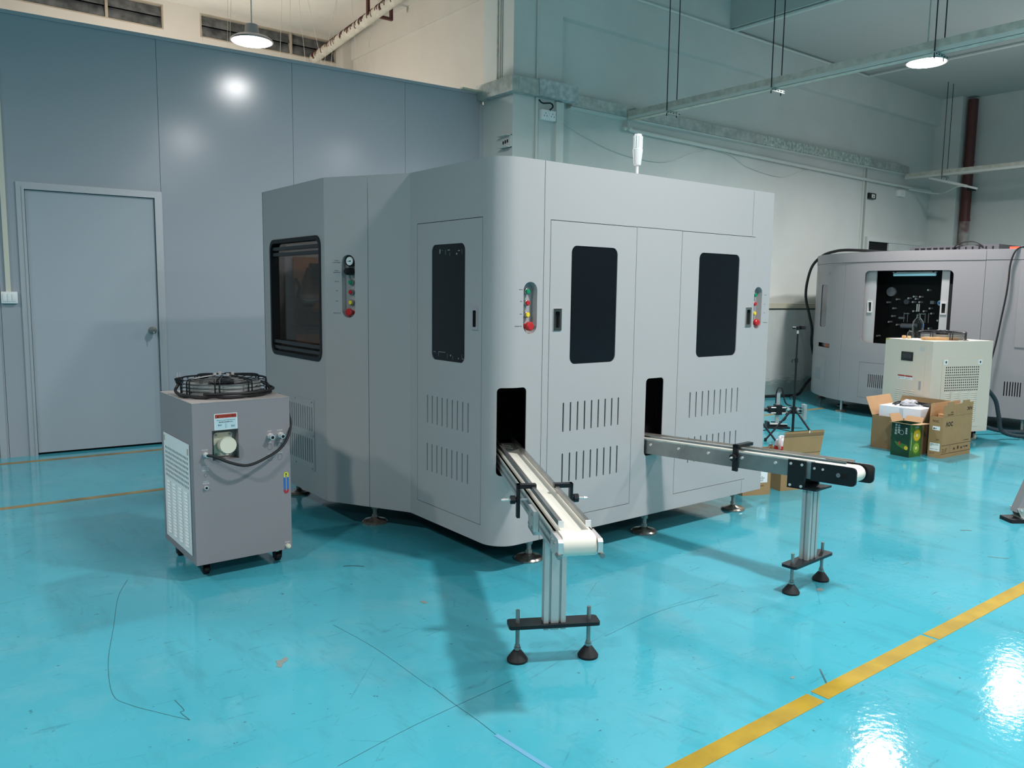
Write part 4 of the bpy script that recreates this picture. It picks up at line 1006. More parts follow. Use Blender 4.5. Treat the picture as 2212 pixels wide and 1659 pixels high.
# right flat part with a door
fr = [(8.95, 3.30), (8.955, 3.0), (8.96, -.4)]
pR = lambda y: math.dist((8.95, 3.30), (8.9535, 3.3-(3.3-y))) if y < 3.3 else 0
bs = bsub(sS+.0015, sR)+[(8.953, 3.1), (8.96, .6)]
l0 = plen(bsub(sS+.0015, sR))
q = lambda y: l0+3.30-y if y < 3.3 else plen([p for p in bsub(sS+.0015, sR)])-(y-3.30)*1.04
dsl = [rr(q(3.353-.0235*k)-.005, .362, q(3.353-.0235*k)+.005, .511, .004, 1) for k in range(7)]
MB().sheet(bs, B2, 1.733, [rect(q(3.19), .90, q(2.05), 1.60)]+dsl, .004).obj('shell_panel', M_mach2, m2)
MB().sheet(bs, 1.736, T2, (), .012, .003).obj('top_rim', M_mach2, m2)
dd = MB().sheet([(8.9495, 3.488-.19), (8.957, 2.0)], .86, 1.64, [rr(.095, .993, 1.2, 1.498, .06)], .012, .006).obj('door', M_mach2, m2)
MB().sheet([(8.9495, 3.24), (8.957, 2.05)], .98, 1.51, (), .004, .001).obj('window_pane', M_acry, dd, smooth=False)
MB().box((8.99, 3.0, .3), (9.0, 3.6, .6)).obj('interior_shade', M_dark, m2, smooth=False)  # black sheet put in for the dark behind the slots
tp = [(p[0]+.02, p[1]-.01) for p in bow if p[1] > 3.31]+[(8.97, 3.3), (8.98, .6), (11.2, .6), (11.2, 6.0)]
MB().prism(tp, (0, 0, T2-.02), (1, 0, 0), (0, 1, 0), .018).obj('roof', M_mach2, m2, smooth=False)
MB().prism([(p[0]+.05, p[1]-.03) for p in bow if p[1] > 3.31]+[(9.0, 3.3), (9.0, .6), (11.2, .6), (11.2, 5.95)], (0, 0, B2), (1, 0, 0), (0, 1, 0), .02).obj('base_plate', M_black, m2, smooth=False)
MB().box((8.96, .6, B2), (11.2, .604, T2)).box((11.196, .6, B2), (11.2, 6.0, T2)).box((10.3, 6.0, B2), (11.2, 6.04, T2)).obj('rear_panel', M_mach2, m2, smooth=False)
for i, (x, y) in enumerate(((8.813, 5.033), (9.784, 5.885), (9.05, 3.2), (9.3, 5.3))):
    f = MB().lathe([(.065, 0), (.066, .008), (.056, .016), (.022, .024), (.001, .026)], (x, y, 0), 20).obj('levelling_foot', M_foot, m2)
    MB().cyl((x, y, .02), (x, y, .142), .014, 12).obj('foot_stud', M_zinc, f)
# vent box, red lamp on the roof
vb = MB().box((9.32, 3.66, T2-.002), (9.9, 4.60, 1.918)).obj('roof_vent', mat('vent_grey', '5a5a60', .5), m2, smooth=False)
for k in range(13):
    y = 4.54-.068*k; w_ = .044 if k < 7 else .014
    MB().box((9.314, y-w_, 1.848), (9.322, y, 1.898)).obj('vent_slot', M_dark, vb, smooth=False)
MB().box((9.02, 3.36, T2), (9.06, 3.44, T2+.025)).obj('red_signal_light', M_led_red, m2, smooth=False)
o = MB().tube([(9.31, 4.13, 1.86), (9.30, 4.08, 1.92), (9.30, 4.0, 1.95), (9.30, 3.9, 1.95), (9.31, 3.83, 1.91), (9.33, 3.81, 1.87)], .007, 8).obj('looped_cable', M_rubber); tag(o, 'thin black cable arching over the slotted vent box on the bow fronted machine', 'cable')
o = MB().tube([(9.95, 6.10, .45), (9.68, 6.0, .72), (9.46, 5.87, .93), (9.36, 5.86, 1.12), (9.33, 5.90, 1.33), (9.33, 5.89, 1.53), (9.35, 5.84, 1.73), (9.34, 5.70, 1.85), (9.30, 5.52, 1.895), (9.26, 5.35, 1.905), (9.22, 5.1, 1.89), (9.25, 4.8, 1.862), (9.33, 4.55, 1.862)], .0175, 10).obj('thick_cable', M_rubber); tag(o, 'thick black cable curving up the left end of the bow fronted machine', 'cable')
o = MB().tube([(9.03, 3.30, 1.856), (8.96, 3.31, 1.858), (8.915, 3.345, 1.82), (8.90, 3.375, 1.70), (8.895, 3.38, 1.52), (8.89, 3.39, 1.36), (8.885, 3.415, 1.14), (8.87, 3.44, .89), (8.85, 3.47, .70), (8.80, 3.52, .50), (8.72, 3.6, .2), (8.68, 3.68, .012)], .0085, 8).obj('hanging_cable', M_rubber); tag(o, 'thin black cable hanging down the machine front right of the cream chiller', 'cable')
o = MB().tube([(8.4, 6.30, .02), (9.0, 6.30, .02), (9.35, 6.20, .02), (9.60, 6.13, .025), (9.75, 6.15, .08), (9.98, 6.22, .16), (10.2, 6.25, .22), (10.5, 6.22, .22)], .019, 10).obj('floor_cable', M_rubber); tag(o, 'thick black cable lying along the foot of the white back wall', 'cable')
# ================================================================== CARTONS AND CLUTTER
def carton(name, label, loc, ang, w, d, h, m=M_card, mi=M_card2, t=.005):
    b = thing(name, label, 'box', (*loc, 0), R(ang), None); M = W[b.name]
    MB(M).box((0, 0, 0), (w, t, h)).box((0, d-t, 0), (w, d, h)).box((0, t, 0), (t, d-t, h)).box((w-t, t, 0), (w, d-t, h)).box((t, t, 0), (w-t, d-t, t)).obj('carton_wall', m, b, smooth=False)
    return b, M
def flap(b, M, p, q, out, up, L, m, t=.004, taper=.01, name='flap', sl=0.):
    """flap hinged on the edge p-q (local), going L along the direction made of out (horizontal) and up"""
    p, q, o = Vector(p), Vector(q), Vector(out); e = (q-p).normalized(); dirv = (o*math.cos(R(up))+Vector(Z)*math.sin(R(up))); n = e.cross(dirv).normalized()*t
    c = [p, q, q+dirv*L-e*taper, p+dirv*L+e*taper]
    mb = MB(M); A = [mb.v(v) for v in c]; B = [mb.v(v+n) for v in c]
    mb.face(A); mb.face(B[::-1])
    for i in range(4): mb.face((A[i], B[i], B[(i+1) % 4], A[(i+1) % 4]))
    return mb.obj(name, m, b, smooth=False)
# monitor carton with lettering
b, M = carton('monitor_carton', 'tall narrow brown carton with large black letters, front right of the cream chiller', (6.947, 3.050), -4.5, .466, .115, .350)
MB(M).prism([(.008, .350), (.198, .350), (.190, .452), (.165, .452), (.160, .476), (.062, .476), (.058, .452), (.012, .452)], (0, .0045, 0), (1, 0, 0), (0, 0, 1), .004).obj('flap', M_card, b, smooth=False)
MB(M).prism([(.202, .350), (.464, .350), (.470, .458), (.412, .456), (.405, .478), (.300, .478), (.292, .456), (.205, .45)], (0, .0045, 0), (1, 0, 0), (0, 0, 1), .004).obj('flap', M_card, b, smooth=False)
MB(M).prism([(.0, .350), (.466, .350), (.462, .456), (.004, .452)], (0, .115, 0), (1, 0, 0), (0, 0, 1), .004).obj('flap', M_card2, b, smooth=False)
MB(M).box((.02, .02, .006), (.44, .095, .335)).box((.06, .03, .335), (.10, .08, .365)).obj('packing', M_card2, b, smooth=False)
MB(M).box((.07, .03, .34), (.095, .09, .362)).obj('dark_packing', mat('maroon_packing', '3c1c1e', .7), b, smooth=False)
X_ = W[b.name].to_3x3()
fr_ = lambda x, z: M @ Vector((x, -.0003, z)); fx = X_ @ Vector((1, 0, 0))
text('ΛOC', b, fr_(.046, .268), fx, Z, .052, M_ink, sx=.95, bold=.035)
text('21.5"', b, fr_(.014, .048), fx, Z, .046, M_brownink, sx=.8)
text('HDMI', b, fr_(.345, .064), fx, Z, .024, M_ink, sx=1.3)
text('LCD MONITOR', b, fr_(.34, .124), fx, Z, .013, M_brownink)
text('ΛOC', b, M @ Vector((.452, -.0003, .415)), -fx, -Vector(Z), .036, M_ink, bold=.035)
text('www.', b, M @ Vector((.15, -.0003, .39)), -fx, -Vector(Z), .018, M_brownink)
text('MONITOR', b, M @ Vector((.15, -.0003, .372)), -fx, -Vector(Z), .018, M_brownink)
for z0, z1, x0, x1 in ((.105, .109, 0, .466), (.033, .037, 0, .466), (.037, .105, .133, .1345), (.352, .3525, .0, .466)):
    MB(M).box((x0, -.0005, z0), (x1, 0, z1)).obj('print_line', M_brownink, b, smooth=False)
for x in (.19, .25, .305): MB(M).box((x, -.0005, .058), (x+.026, 0, .086 if x == .25 else .075)).obj('print_icon', M_brownink, b, smooth=False)
lf = lambda y, z: M @ Vector((-.0004, y, z)); lx = X_ @ Vector((0, -1, 0))
text('ΛOC', b, lf(.090, .302), lx, Z, .026, M_ink)
for y0, y1, z0, z1, nm in ((.022, .085, .235, .268, 'white_label'), (.014, .100, .056, .124, 'white_label')):
    MB(M).box((-.0006, y0, z0), (0, y1, z1)).obj(nm, M_white, b, smooth=False)
MB(M).prism(circ(-.072, .249, .007, 10), (-.0008, 0, 0), (0, -1, 0), (0, 0, 1), .0002).prism([(-.06, .244), (-.048, .249), (-.06, .254)], (-.0008, 0, 0), (0, -1, 0), (0, 0, 1), .0002).obj('print_icon', M_ink, b, smooth=False)
for i, (y, z) in enumerate(((.095, .112), (.095, .104), (.095, .096), (.055, .108), (.095, .07), (.055, .07))):
    text(('MODEL', 'S/N 21 08', 'LCD', 'COLOR', 'MADE IN', 'CHINA')[i], b, M @ Vector((-.0008, y, z)), lx, Z, .0085, M_txt)
text('LED', b, lf(.05, .15), lx, Z, .016, M_brownink); text('21.5"', b, lf(.095, .03), lx, Z, .02, M_brownink)
# drinks carton
b, M = carton('drinks_carton', 'green drinks carton printed with halved fruit, flaps open', (6.755, 3.224), -6, .164, .170, .284, M_kgreen)
X_ = W[b.name].to_3x3(); fx = X_ @ Vector((1, 0, 0)); lx = X_ @ Vector((0, -1, 0))
flap(b, M, (0, 0, .284), (.164, 0, .284), (0, -1, 0), 5, .07, M_card2)
flap(b, M, (0, .17, .284), (0, 0, .284), (-1, 0, 0), 12, .05, M_card2)
flap(b, M, (.164, 0, .284), (.164, .17, .284), (1, 0, 0), 50, .055, M_card2)
flap(b, M, (.164, .17, .284), (0, .17, .284), (0, 1, 0), 60, .075, M_card2)
MB(M).box((0, -.0006, 0), (.164, 0, .284)).obj('front_print', M_kgreen2, b, smooth=False)
def slice_(cx, cz, r, ring, inner):
    f = MB(M).prism(circ(cx, cz, r, 20), (0, -.0006, 0), (1, 0, 0), (0, 0, 1), .0005).obj('fruit_print', ring, b, smooth=False)
    MB(M).prism(circ(cx, cz, r*.78, 20), (0, -.0011, 0), (1, 0, 0), (0, 0, 1), .0003).obj('fruit_flesh', inner, f, smooth=False)
    MB(M).prism(circ(cx, cz, r*.30, 14), (0, -.0014, 0), (1, 0, 0), (0, 0, 1), .0003).obj('fruit_core', M_kcore, f, smooth=False)
    sd = MB(M)
    for k in range(12):
        a = k*math.pi/6; sd.prism(circ(cx+r*.42*math.cos(a), cz+r*.42*math.sin(a), r*.05, 6, r*.05), (0, -.0014, 0), (1, 0, 0), (0, 0, 1), .0003)
    sd.obj('fruit_seeds', M_ink, f, smooth=False)
slice_(.098, .185, .052, mat('golden_rind', 'c79d1e', .5), M_kyel)
slice_(.095, .075, .050, mat('green_rind', '5f8a25', .5), M_klime)
text('100%', b, M @ Vector((.06, -.0007, .245)), fx, Z, .028, M_wtxt)
MB(M).box((.02, -.0009, .06), (.024, -.0006, .21)).obj('print_line', M_wtxt, b, smooth=False)
for s, y, z, h in (('果汁饮料', .128, .255, .022), ('鲜榨原浆', .10, .255, .018), ('猕猴桃', .032, .235, .017)):
    for k, c_ in enumerate(s): text(c_, b, M @ Vector((-.0005, y+.012, z-k*h*1.1)), lx, Z, h, M_wtxt)
rg = MB(M); oo = circ(-.078, .205, .020, 24); ii = circ(-.078, .205, .018, 24); A = [rg.v((-.0006, -x, z)) for x, z in oo]; B = [rg.v((-.0006, -x, z)) for x, z in ii]
for i in range(24): rg.face((A[i], A[(i+1) % 24], B[(i+1) % 24], B[i]))
rg.obj('emblem_ring', M_wtxt, b, smooth=False)
MB(M).prism([(-.14, .125), (-.09, .115), (-.02, .105), (-.012, .06), (-.06, .065), (-.12, .095)], (-.0003, 0, 0), (0, -1, 0), (0, 0, 1), .0004).obj('bottle_print', M_kgreen2, b, smooth=False)
MB(M).prism(circ(-.03, .078, .017, 14), (-.0008, 0, 0), (0, -1, 0), (0, 0, 1), .0003).obj('fruit_print', M_kyel, b, smooth=False)
MB(M).prism(rect(-.10, .095, -.085, .125), (-.0008, 0, 0), (0, -1, 0), (0, 0, 1), .0003).obj('label_print', M_red_lbl, b, smooth=False)
# large carton with foam packing
b, M = carton('open_carton', 'large brown carton holding white foam, behind the green drinks carton', (6.975, 3.225), 0, .43, .455, .292, M_cardd)
flap(b, M, (.43, .455, .292), (0, .455, .292), (0, 1, 0), 66, .17, M_card2, taper=.0)
flap(b, M, (.43, 0, .292), (.43, .455, .292), (1, 0, 0), 62, .16, M_cardd)
flap(b, M, (0, 0, .292), (.43, 0, .292), (0, -1, 0), 74, .15, M_cardd)
lx = Vector((0, -1, 0))
for k, s in enumerate(('小心', '轻放', '向上')):
    for j, c_ in enumerate(s): text(c_, b, Vector((6.9745, 3.50-.045*j, .19-.045*k)), lx, Z, .034, M_brownink)
fo = MB().box((7.01, 3.27, .10), (7.37, 3.64, .385), .006)
fm_ = fo.obj('foam_block', M_foam); tag(fm_, 'white foam block standing up out of the large brown carton', 'foam')
MB().box((7.0085, 3.42, .30), (7.0105, 3.455, .375)).obj('foam_notch_shade', mat('foam_shade', 'd2d5de', .9), fm_, smooth=False)  # darker patch paints a notch's shade on the flat foam
bg = MB()
random.seed(3)
for k in range(7):
    p0 = Vector((7.06+random.uniform(0, .12), 3.36+random.uniform(0, .2), .395))
    bg.tube([p0, p0+Vector((.05, -.03, random.uniform(.01, .03))), p0+Vector((.11, -.07, .012)), p0+Vector((.15, -.1, .006))], .007, 6)
o = bg.obj('bundled_cables', M_black); tag(o, 'bundle of black cables in a plastic bag on the white foam', 'cable')
def crumple(c, rx, ry, rz, seed, m, name, label, cat):
    bm = bmesh.new(); bmesh.ops.create_icosphere(bm, subdivisions=3, radius=1); rnd = random.Random(seed)
    for v in bm.verts: v.co = Vector((v.co.x*rx, v.co.y*ry, max(v.co.z, -.3)*rz))*rnd.uniform(.72, 1.12)+Vector(c)
    mb = MB(); mb.bm.free(); mb.bm = bm; return tag(mb.obj(name, m, smooth=False), label, cat)
crumple((7.17, 3.45, .408), .10, .06, .035, 5, M_bag, 'plastic_bag', 'crumpled clear plastic bag on top of the white foam block', 'bag')
o = MB().prism([(0, 0), (.16, .02), (.15, .10), (.01, .09)], (7.2, 3.28, .39), (1, -.1, .03), (.1, 1, .05), .006).obj('dark_manual', M_black, smooth=False); tag(o, 'dark flat booklet lying on the right end of the white foam', 'booklet')
# carton with a raised flap beyond the right conveyor
b, M = carton('open_carton', 'open brown carton with its front flap raised, beyond the right conveyor', (4.824, 3.167), -15.6, .335, .26, .262, M_card)
flap(b, M, (0, 0, .262), (.335, 0, .262), (0, -1, 0), 82, .155, M_card, taper=-.006)
l_ = MB(M).box((.0, -.024, .384), (.338, -.0205, .419)).obj('flap_band', mat('cardboard_dark_band', '7c6546', .85), b, smooth=False)
MB(M).box((.205, -.0255, .402), (.212, -.024, .420)).obj('tape_bit', M_white, b, smooth=False)
flap(b, M, (0, .26, .262), (0, 0, .262), (-1, 0, 0), 10, .05, M_card2)
MB(M).box((.006, .006, .18), (.329, .254, .222)).obj('packing', M_card2, b, smooth=False)
X_ = W[b.name].to_3x3(); fx = X_ @ Vector((1, 0, 0)); up = (X_ @ Vector((0, -math.cos(R(82)), math.sin(R(82)))))
pp = lambda x, h: M @ Vector((x, -h*math.cos(R(82))-.0012, .262+h*math.sin(R(82))))
text('包装清单', b, pp(.17, .045), fx, up, .016, M_brownink); text('PACKING LIST 01', b, pp(.235, .048), fx, up, .008, M_brownink); text('QTY 1 PCS', b, pp(.235, .038), fx, up, .008, M_brownink)
for h in (.030, .063): MB().prism([(0, 0), (.13, 0), (.13, .0012), (0, .0012)], pp(.165, h), fx, up, .0004).obj('print_line', M_brownink, b, smooth=False)
b, M = carton('small_carton', 'small brown carton with a white shipping label at the far corner of the large machine', (4.49, 3.235), -20.6, .215, .11, .235, M_card)
MB(M).box((.004, .004, .225), (.211, .106, .235)).obj('lid', M_card2, b, smooth=False)
lb = MB(M).box((.120, -.0008, .085), (.190, 0, .190)).obj('shipping_label', M_white, b, smooth=False)
MB(M).box((.120, -.0012, .176), (.190, -.0008, .190)).obj('label_band', M_blue, lb, smooth=False)
MB(M).prism([(.128, .135), (.133, .165), (.138, .135)], (0, -.0008, 0), (1, 0, 0), (0, 0, 1), .0004).obj('print_icon', M_ink, lb, smooth=False)
X_ = W[b.name].to_3x3(); fx = X_ @ Vector((1, 0, 0))
for k in range(4): text(('TO: CN', 'SHENZHEN', 'NO. 0318', 'EXPRESS')[k], lb, M @ Vector((.126, -.0009, .123-.009*k)), fx, Z, .008, M_txt)
text('FRAGILE', b, M @ Vector((.12, -.0003, .06)), fx, Z, .012, M_brownink)
jg = thing('plastic_jug', 'white plastic jug with a red label lying in the open carton beyond the conveyor', 'jug', (5.0, 3.29, .224))
MB().lathe([(.04, .224), (.05, .232), (.05, .30), (.040, .325), (.018, .338), (.018, .355), (.001, .356)], (5.0, 3.29, 0), 20).obj('jug_body', M_foam, jg)
MB().tube([(4.955, 3.275, .34), (4.93, 3.262, .352), (4.925, 3.26, .31), (4.952, 3.272, .27)], .011, 8).obj('jug_handle', M_foam, jg)
MB().lathe([(.0508, .242), (.0508, .285), (.0505, .286), (.0505, .241)], (5.0, 3.29, 0), 20).obj('red_label', M_red, jg)
gb = thing('glass_bottle', 'small clear glass bottle with dark contents beside the white jug', 'bottle', (4.875, 3.295, .223))
MB().lathe([(.022, .223), (.024, .226), (.024, .275), (.017, .29), (.012, .30), (.012, .315), (.010, .315), (.010, .30), (.001, .298)], (4.875, 3.295, 0), 18).obj('bottle_body', M_glass, gb)
MB().lathe([(.02, .227), (.021, .23), (.021, .262), (.001, .263)], (4.875, 3.295, 0), 14).obj('bottle_contents', M_black, gb)
o = MB().box((4.905, 3.245, .223), (4.93, 3.27, .245)).obj('white_cap', M_white, smooth=False); tag(o, 'small white square cap beside the small glass bottle', 'cap')
o = MB().tube([(4.60, 3.255, .240), (4.66, 3.27, .242), (4.80, 3.265, .262), (4.84, 3.262, .27)], .005, 6).obj('black_rod', M_black); tag(o, 'thin black rod lying across the small carton and its neighbour', 'rod')
# tripods and clamp stand
def tripod(loc, hub, top, a0, spread, label, camera=False):
    t = thing('tripod', label, 'tripod', (*loc, 0)); x, y = loc
    MB().cyl((x, y, hub*.25), (x, y, hub+.12), .012, 12).cyl((x, y, hub-.03), (x, y, hub+.03), .024, 12).obj('centre_tube', M_black, t)
    MB().cyl((x, y, hub+.1), (x, y, top*.72), .010, 12).obj('riser_tube', M_black, t)
    MB().cyl((x, y, top*.7), (x, y, top-.055), .008, 12).obj('riser_tube', M_black, t)
    for z in (hub+.12, top*.715):
        c = MB().cyl((x, y, z-.02), (x, y, z+.02), .015, 12).obj('clamp_collar', M_black, t)
        MB().tube([(x, y, z), (x-.022, y+.016, z+.008), (x-.034, y+.024, z-.006), (x-.030, y+.022, z-.02)], .0045, 6).obj('clamp_lever', M_black, c)
    for k in range(3):
        a = R(a0+120*k); c, s = math.cos(a), math.sin(a)
        l = MB().cyl((x+.02*c, y+.02*s, hub), (x+spread*c, y+spread*s, .012), .009, 10).obj('leg', M_black, t)
        MB().cyl((x+spread*c*1.0, y+spread*s, 0), (x+spread*c*.98, y+spread*s*.98, .03), .013, 10).obj('leg_foot', M_rubber, l)
        MB().cyl((x+.012*c, y+.012*s, hub*.3), (x+spread*.6*c, y+spread*.6*s, hub*.41), .0045, 8).obj('leg_brace', M_black, l)
    if camera:
        MB().cyl((x, y, top-.055), (x, y, top-.02), .009, 12).obj('head_neck', M_chrome, t)
        h = MB().cyl((x, y, top-.022), (x, y, top+.012), .017, 12).obj('head', M_black, t)
        MB().cyl((x-.045, y+.03, top-.002), (x-.02, y+.013, top-.002), .011, 10).obj('head_knob', M_black, h)
        MB().box((x+.012, y-.04, top-.016), (x+.07, y+.0, top+.02), .004).obj('camera_clamp', M_black, t)
    return t
tripod((6.624, 4.251), .29, 1.055, 152, .27, 'black tripod stand with a small clamp on top, in front of the white wall', True)
tripod((6.25, 4.46), .30, .62, 290, .26, 'short black tripod half hidden behind the right end of the large machine')
st = thing('camera_slide_stand', 'low metal stand with a sideways motor unit behind the tall black tripod', 'stand', (7.148, 4.774, 0))
ex, ey = Vector((.79, -.61, 0)), Vector((.61, .79, 0))
SM = Matrix(((ex.x, ey.x, 0, 7.148), (ex.y, ey.y, 0, 4.774), (0, 0, 1, 0), (0, 0, 0, 1)))
MB(SM).box((-.11, -.075, 0), (.115, .075, .018), .003).box((-.10, -.03, .018), (.10, .03, .034)).box((-.12, -.07, .018), (-.095, .02, .07)).obj('base', M_blkmetal, st)
MB(SM).cyl((-.085, -.05, .045), (.09, -.05, .045), .004, 8).cyl((-.085, -.03, .05), (.0, -.03, .05), .004, 8).obj('base_rail', M_chrome, st)
MB(SM).box((-.018, -.016, .03), (.018, .016, .36)).obj('column', M_alu, st, smooth=False)
MB(SM).box((-.03, -.01, .36), (.03, .01, .37)).obj('column_cap', M_steel, st, smooth=False)
MB(SM).box((-.10, -.045, .155), (.075, .03, .222), .006).cyl((-.14, -.01, .188), (-.10, -.01, .188), .02, 12).box((-.03, -.055, .14), (.03, .04, .24)).obj('motor', M_black, st)
for z in (.160, .214): MB(SM).cyl((-.08, -.05, z), (.07, -.05, z), .005, 8).obj('motor_rod', M_chrome, st)
for k, (xx, zz, r_) in enumerate(((.10, .20, .016), (.125, .17, .018), (.155, .195, .015), (.18, .17, .013), (.20, .20, .014), (.225, .18, .012))):
    MB(SM).cyl((xx, -.04, zz), (xx, .02, zz), r_, 12).obj('gear', M_chrome if k % 2 == 0 else M_blkmetal, st)
MB(SM).box((.08, -.035, .205), (.24, .0, .214)).box((.08, -.035, .150), (.24, .0, .158)).obj('gear_plate', M_blkmetal, st, smooth=False)
MB(SM).box((.255, -.05, .09), (.285, .03, .245)).obj('end_plate', M_alu, st, smooth=False)
MB(SM).tube([(-.02, 0, .25), (-.022, -.01, .36), (.0, -.01, .415), (.035, -.01, .40), (.06, -.01, .30), (.09, -.01, .245), (.14, -.01, .23)], .007, 8).obj('cable', M_rubber, st)
MB(SM).tube([(.07, .0, .16), (.095, .0, .13), (.08, .0, .08), (.02, .0, .062), (-.06, .0, .06)], .005, 8).obj('cable', M_rubber, st)
# leg of a frame at the right edge
ms = thing('frame_stand', 'grey splayed sheet metal leg with black foot plate at the right edge', 'stand', (5.46, 1.83, 0))
LM = Matrix.Translation((5.36, 1.905, 0)) @ Matrix.Rotation(R(-35), 4, 'Z')
MB(LM).prism(rr(-.045, -.06, .16, .06, .01, 3), (0, 0, .0), (1, 0, 0), (0, 1, 0), .022).obj('foot_plate', M_rubber, ms, smooth=False)
MB(LM).prism([(0, .085), (.03, .03), (.12, .03), (.15, .085)], (0, -.03, 0), (1, 0, 0), (0, 0, 1), .006).prism([(0, .085), (.03, .03), (.12, .03), (.15, .085)], (0, .036, 0), (1, 0, 0), (0, 0, 1), .006).box((.03, -.05, .022), (.12, .05, .03)).obj('foot_bracket', M_zinc, ms, smooth=False)
MB(LM).prism([(.0, .06), (.15, .06), (.42, .95), (.33, .95)], (0, .03, 0), (1, 0, 0), (0, 0, 1), .06).obj('leg_plate', M_mach2, ms, smooth=False)
MB(LM).prism([(.85, .06), (.70, .06), (.43, .95), (.52, .95)], (0, .03, 0), (1, 0, 0), (0, 0, 1), .06).obj('leg_plate', M_mach2, ms, smooth=False)
MB(LM).prism(rr(.69, -.06, .895, .06, .01, 3), (0, 0, .0), (1, 0, 0), (0, 1, 0), .022).obj('foot_plate', M_rubber, ms, smooth=False)
MB(LM).box((.73, -.05, .022), (.82, .05, .07)).obj('foot_bracket', M_zinc, ms, smooth=False)
MB(LM).box((.30, -.05, .95), (.55, .05, 1.0)).obj('top_beam', M_mach2, ms, smooth=False)
for x, z in ((.025, .075), (.11, .075), (.06, .04)): MB(LM).cyl((x, -.038, z), (x, -.044, z), .008, 8).obj('bolt', M_chrome, ms)
# ================================================================== LAMPS
def bay_lamp(loc, r, label, ztop, dx=0, dy=0):
    x, y, z = loc
    l = thing('high_bay_lamp', label, 'lamp', loc, 0, 'round high bay lamps')
    MB().lathe([(r, z), (r*1.02, z+.012), (r*.98, z+.022), (r*.80, z+.045), (r*.45, z+.065), (r*.40, z+.07), (.002, z+.07)], (x, y, 0), 36).obj('reflector', M_lampbody, l)
    MB().lathe([(r*.93, z-.002), (r*.9, z-.006), (.002, z-.007)], (x, y, 0), 32).obj('lens', M_lens, l)
    MB().cyl((x, y, z+.07), (x, y, z+.16), r*.36, 20, r*.30).obj('driver', M_lampbody, l)
    MB().cyl((x, y, z+.155), (x, y, ztop), .006, 8).obj('hanger_rod', M_zinc, l)
bay_lamp((2.99, 8.08, 3.75), .20, 'glowing round lamp hanging over the blue grey partition', 4.74)
bay_lamp((8.06, 3.94, 3.59), .185, 'glowing round lamp hanging over the bow fronted machine', 4.6)
# ================================================================== CABLE TRAYS, DUCTS, PIPES
M_tray = mat('tray_steel', 'd2cfc4', .5, metal=.1, col2='b9b8ac', vscale=16)
def tray(name, label, x0, x1, z0, z1, ya, yb, hang, ztop):
    t = thing(name, label, 'cable tray', ((x0+x1)/2, (ya+yb)/2, z0))
    MB().box((x0, yb, z0), (x0+.003, ya, z1)).box((x1-.003, yb, z0), (x1, ya, z1)).box((x0, yb, z0), (x1, ya, z0+.003)).obj('channel', M_tray, t, smooth=False)
    MB().box((x0-.002, yb, z0), (x0+.012, ya, z0+.034)).obj('white_strip', M_pvc, t, smooth=False)  # pale strip along the tray's lower edge
    for y in hang:
        h = MB()
        h.box((x0-.045, y-.016, z0-.006), (x1+.07, y+.016, z0-.003)).box((x0-.045, y-.018, z0-.03), (x1+.07, y-.016, z0-.003))
        hb = h.obj('hanger_bracket', M_zinc, t, smooth=False)
        for k in range(5): MB().box((x0-.03+.045*k, y-.0195, z0-.020), (x0-.012+.045*k, y-.0178, z0-.012)).obj('bracket_hole', M_dark, hb, smooth=False)
        for x in (x0-.018, x1+.035): MB().cyl((x, y, z0-.05), (x, y, ztop), .005, 8).obj('hanger_rod', M_rubber, hb)
    return t
tray('cable_tray', 'long galvanised cable tray hung on black rods nearest the large machine', 6.68, 6.78, 3.275, 3.37, 6.56, -6, (5.97, 4.69, 3.2, 1.9), H)
tray('cable_tray', 'farther galvanised cable tray crossing in front of the brown downpipe', 12.97, 13.09, 3.21, 3.30, 6.56, -4, (5.98, 3.2), 4.6)
# ducts round the pillar and along the back wall
dc = thing('pillar_duct', 'peeling galvanised duct wrapped round the pillar', 'duct', (5.3, 6.52, 3.31))
MB().box((4.97, 6.46, 3.31), (5.05, 7.08, 3.46)).obj('duct_section', M_zinc, dc, smooth=False)
MB().box((5.052, 6.46, 3.312), (5.31, 6.55, 3.462)).obj('duct_section', M_zinc, dc, smooth=False)
M_peel = mat('peeling_galvanised_paint', '9fabab', .5, metal=.1, col2='c6d0d0', vscale=18)
MB().box((5.312, 6.452, 3.318), (5.83, 6.55, 3.478)).obj('duct_section', M_peel, dc, smooth=False)
MB().box((4.74, 6.98, 3.385), (4.98, 7.04, 3.40)).obj('duct_lip', M_rail, dc, smooth=False)
dw = thing('wall_duct', 'long galvanised duct running along the back wall above the white pipes', 'duct', (9.6, 6.6, 3.3))
xs = [5.84, 6.66, 6.80, 8.15, 9.2, 10.4, 11.0, 11.9, 12.35, 13.1]
M_zb = mat('bright_galvanised', 'd8e4da', .35, metal=.2, col2='97a59d', vscale=22)
for i, (a, b_) in enumerate(zip(xs, xs[1:])):
    if a == 6.66: continue
    MB().box((a+.002, 6.56, 3.305), (b_-.002, 6.65, 3.425)).obj('duct_section', M_zb if i in (4, 5, 6) else M_zinc, dw, smooth=False)
MB().box((5.84, 6.57, 3.285), (13.1, 6.65, 3.303)).obj('duct_ledge', M_pvc, dw, smooth=False)
def pipe(pts, r, name, label, cat, m=M_pvc, n=10, smooth=False):
    return tag(MB().tube(pts, r, n, smooth).obj(name, m), label, cat)
pipe([(6.70, 6.56, 3.19), (6.80, 6.61, 3.185), (8.1, 6.61, 3.165), (10.0, 6.61, 3.14), (12.0, 6.61, 3.115), (13.2, 6.61, 3.11), (13.9, 6.58, 3.10)], .022, 'wall_pipe', 'thin white pipe running along the back wall under the galvanised duct', 'pipe')
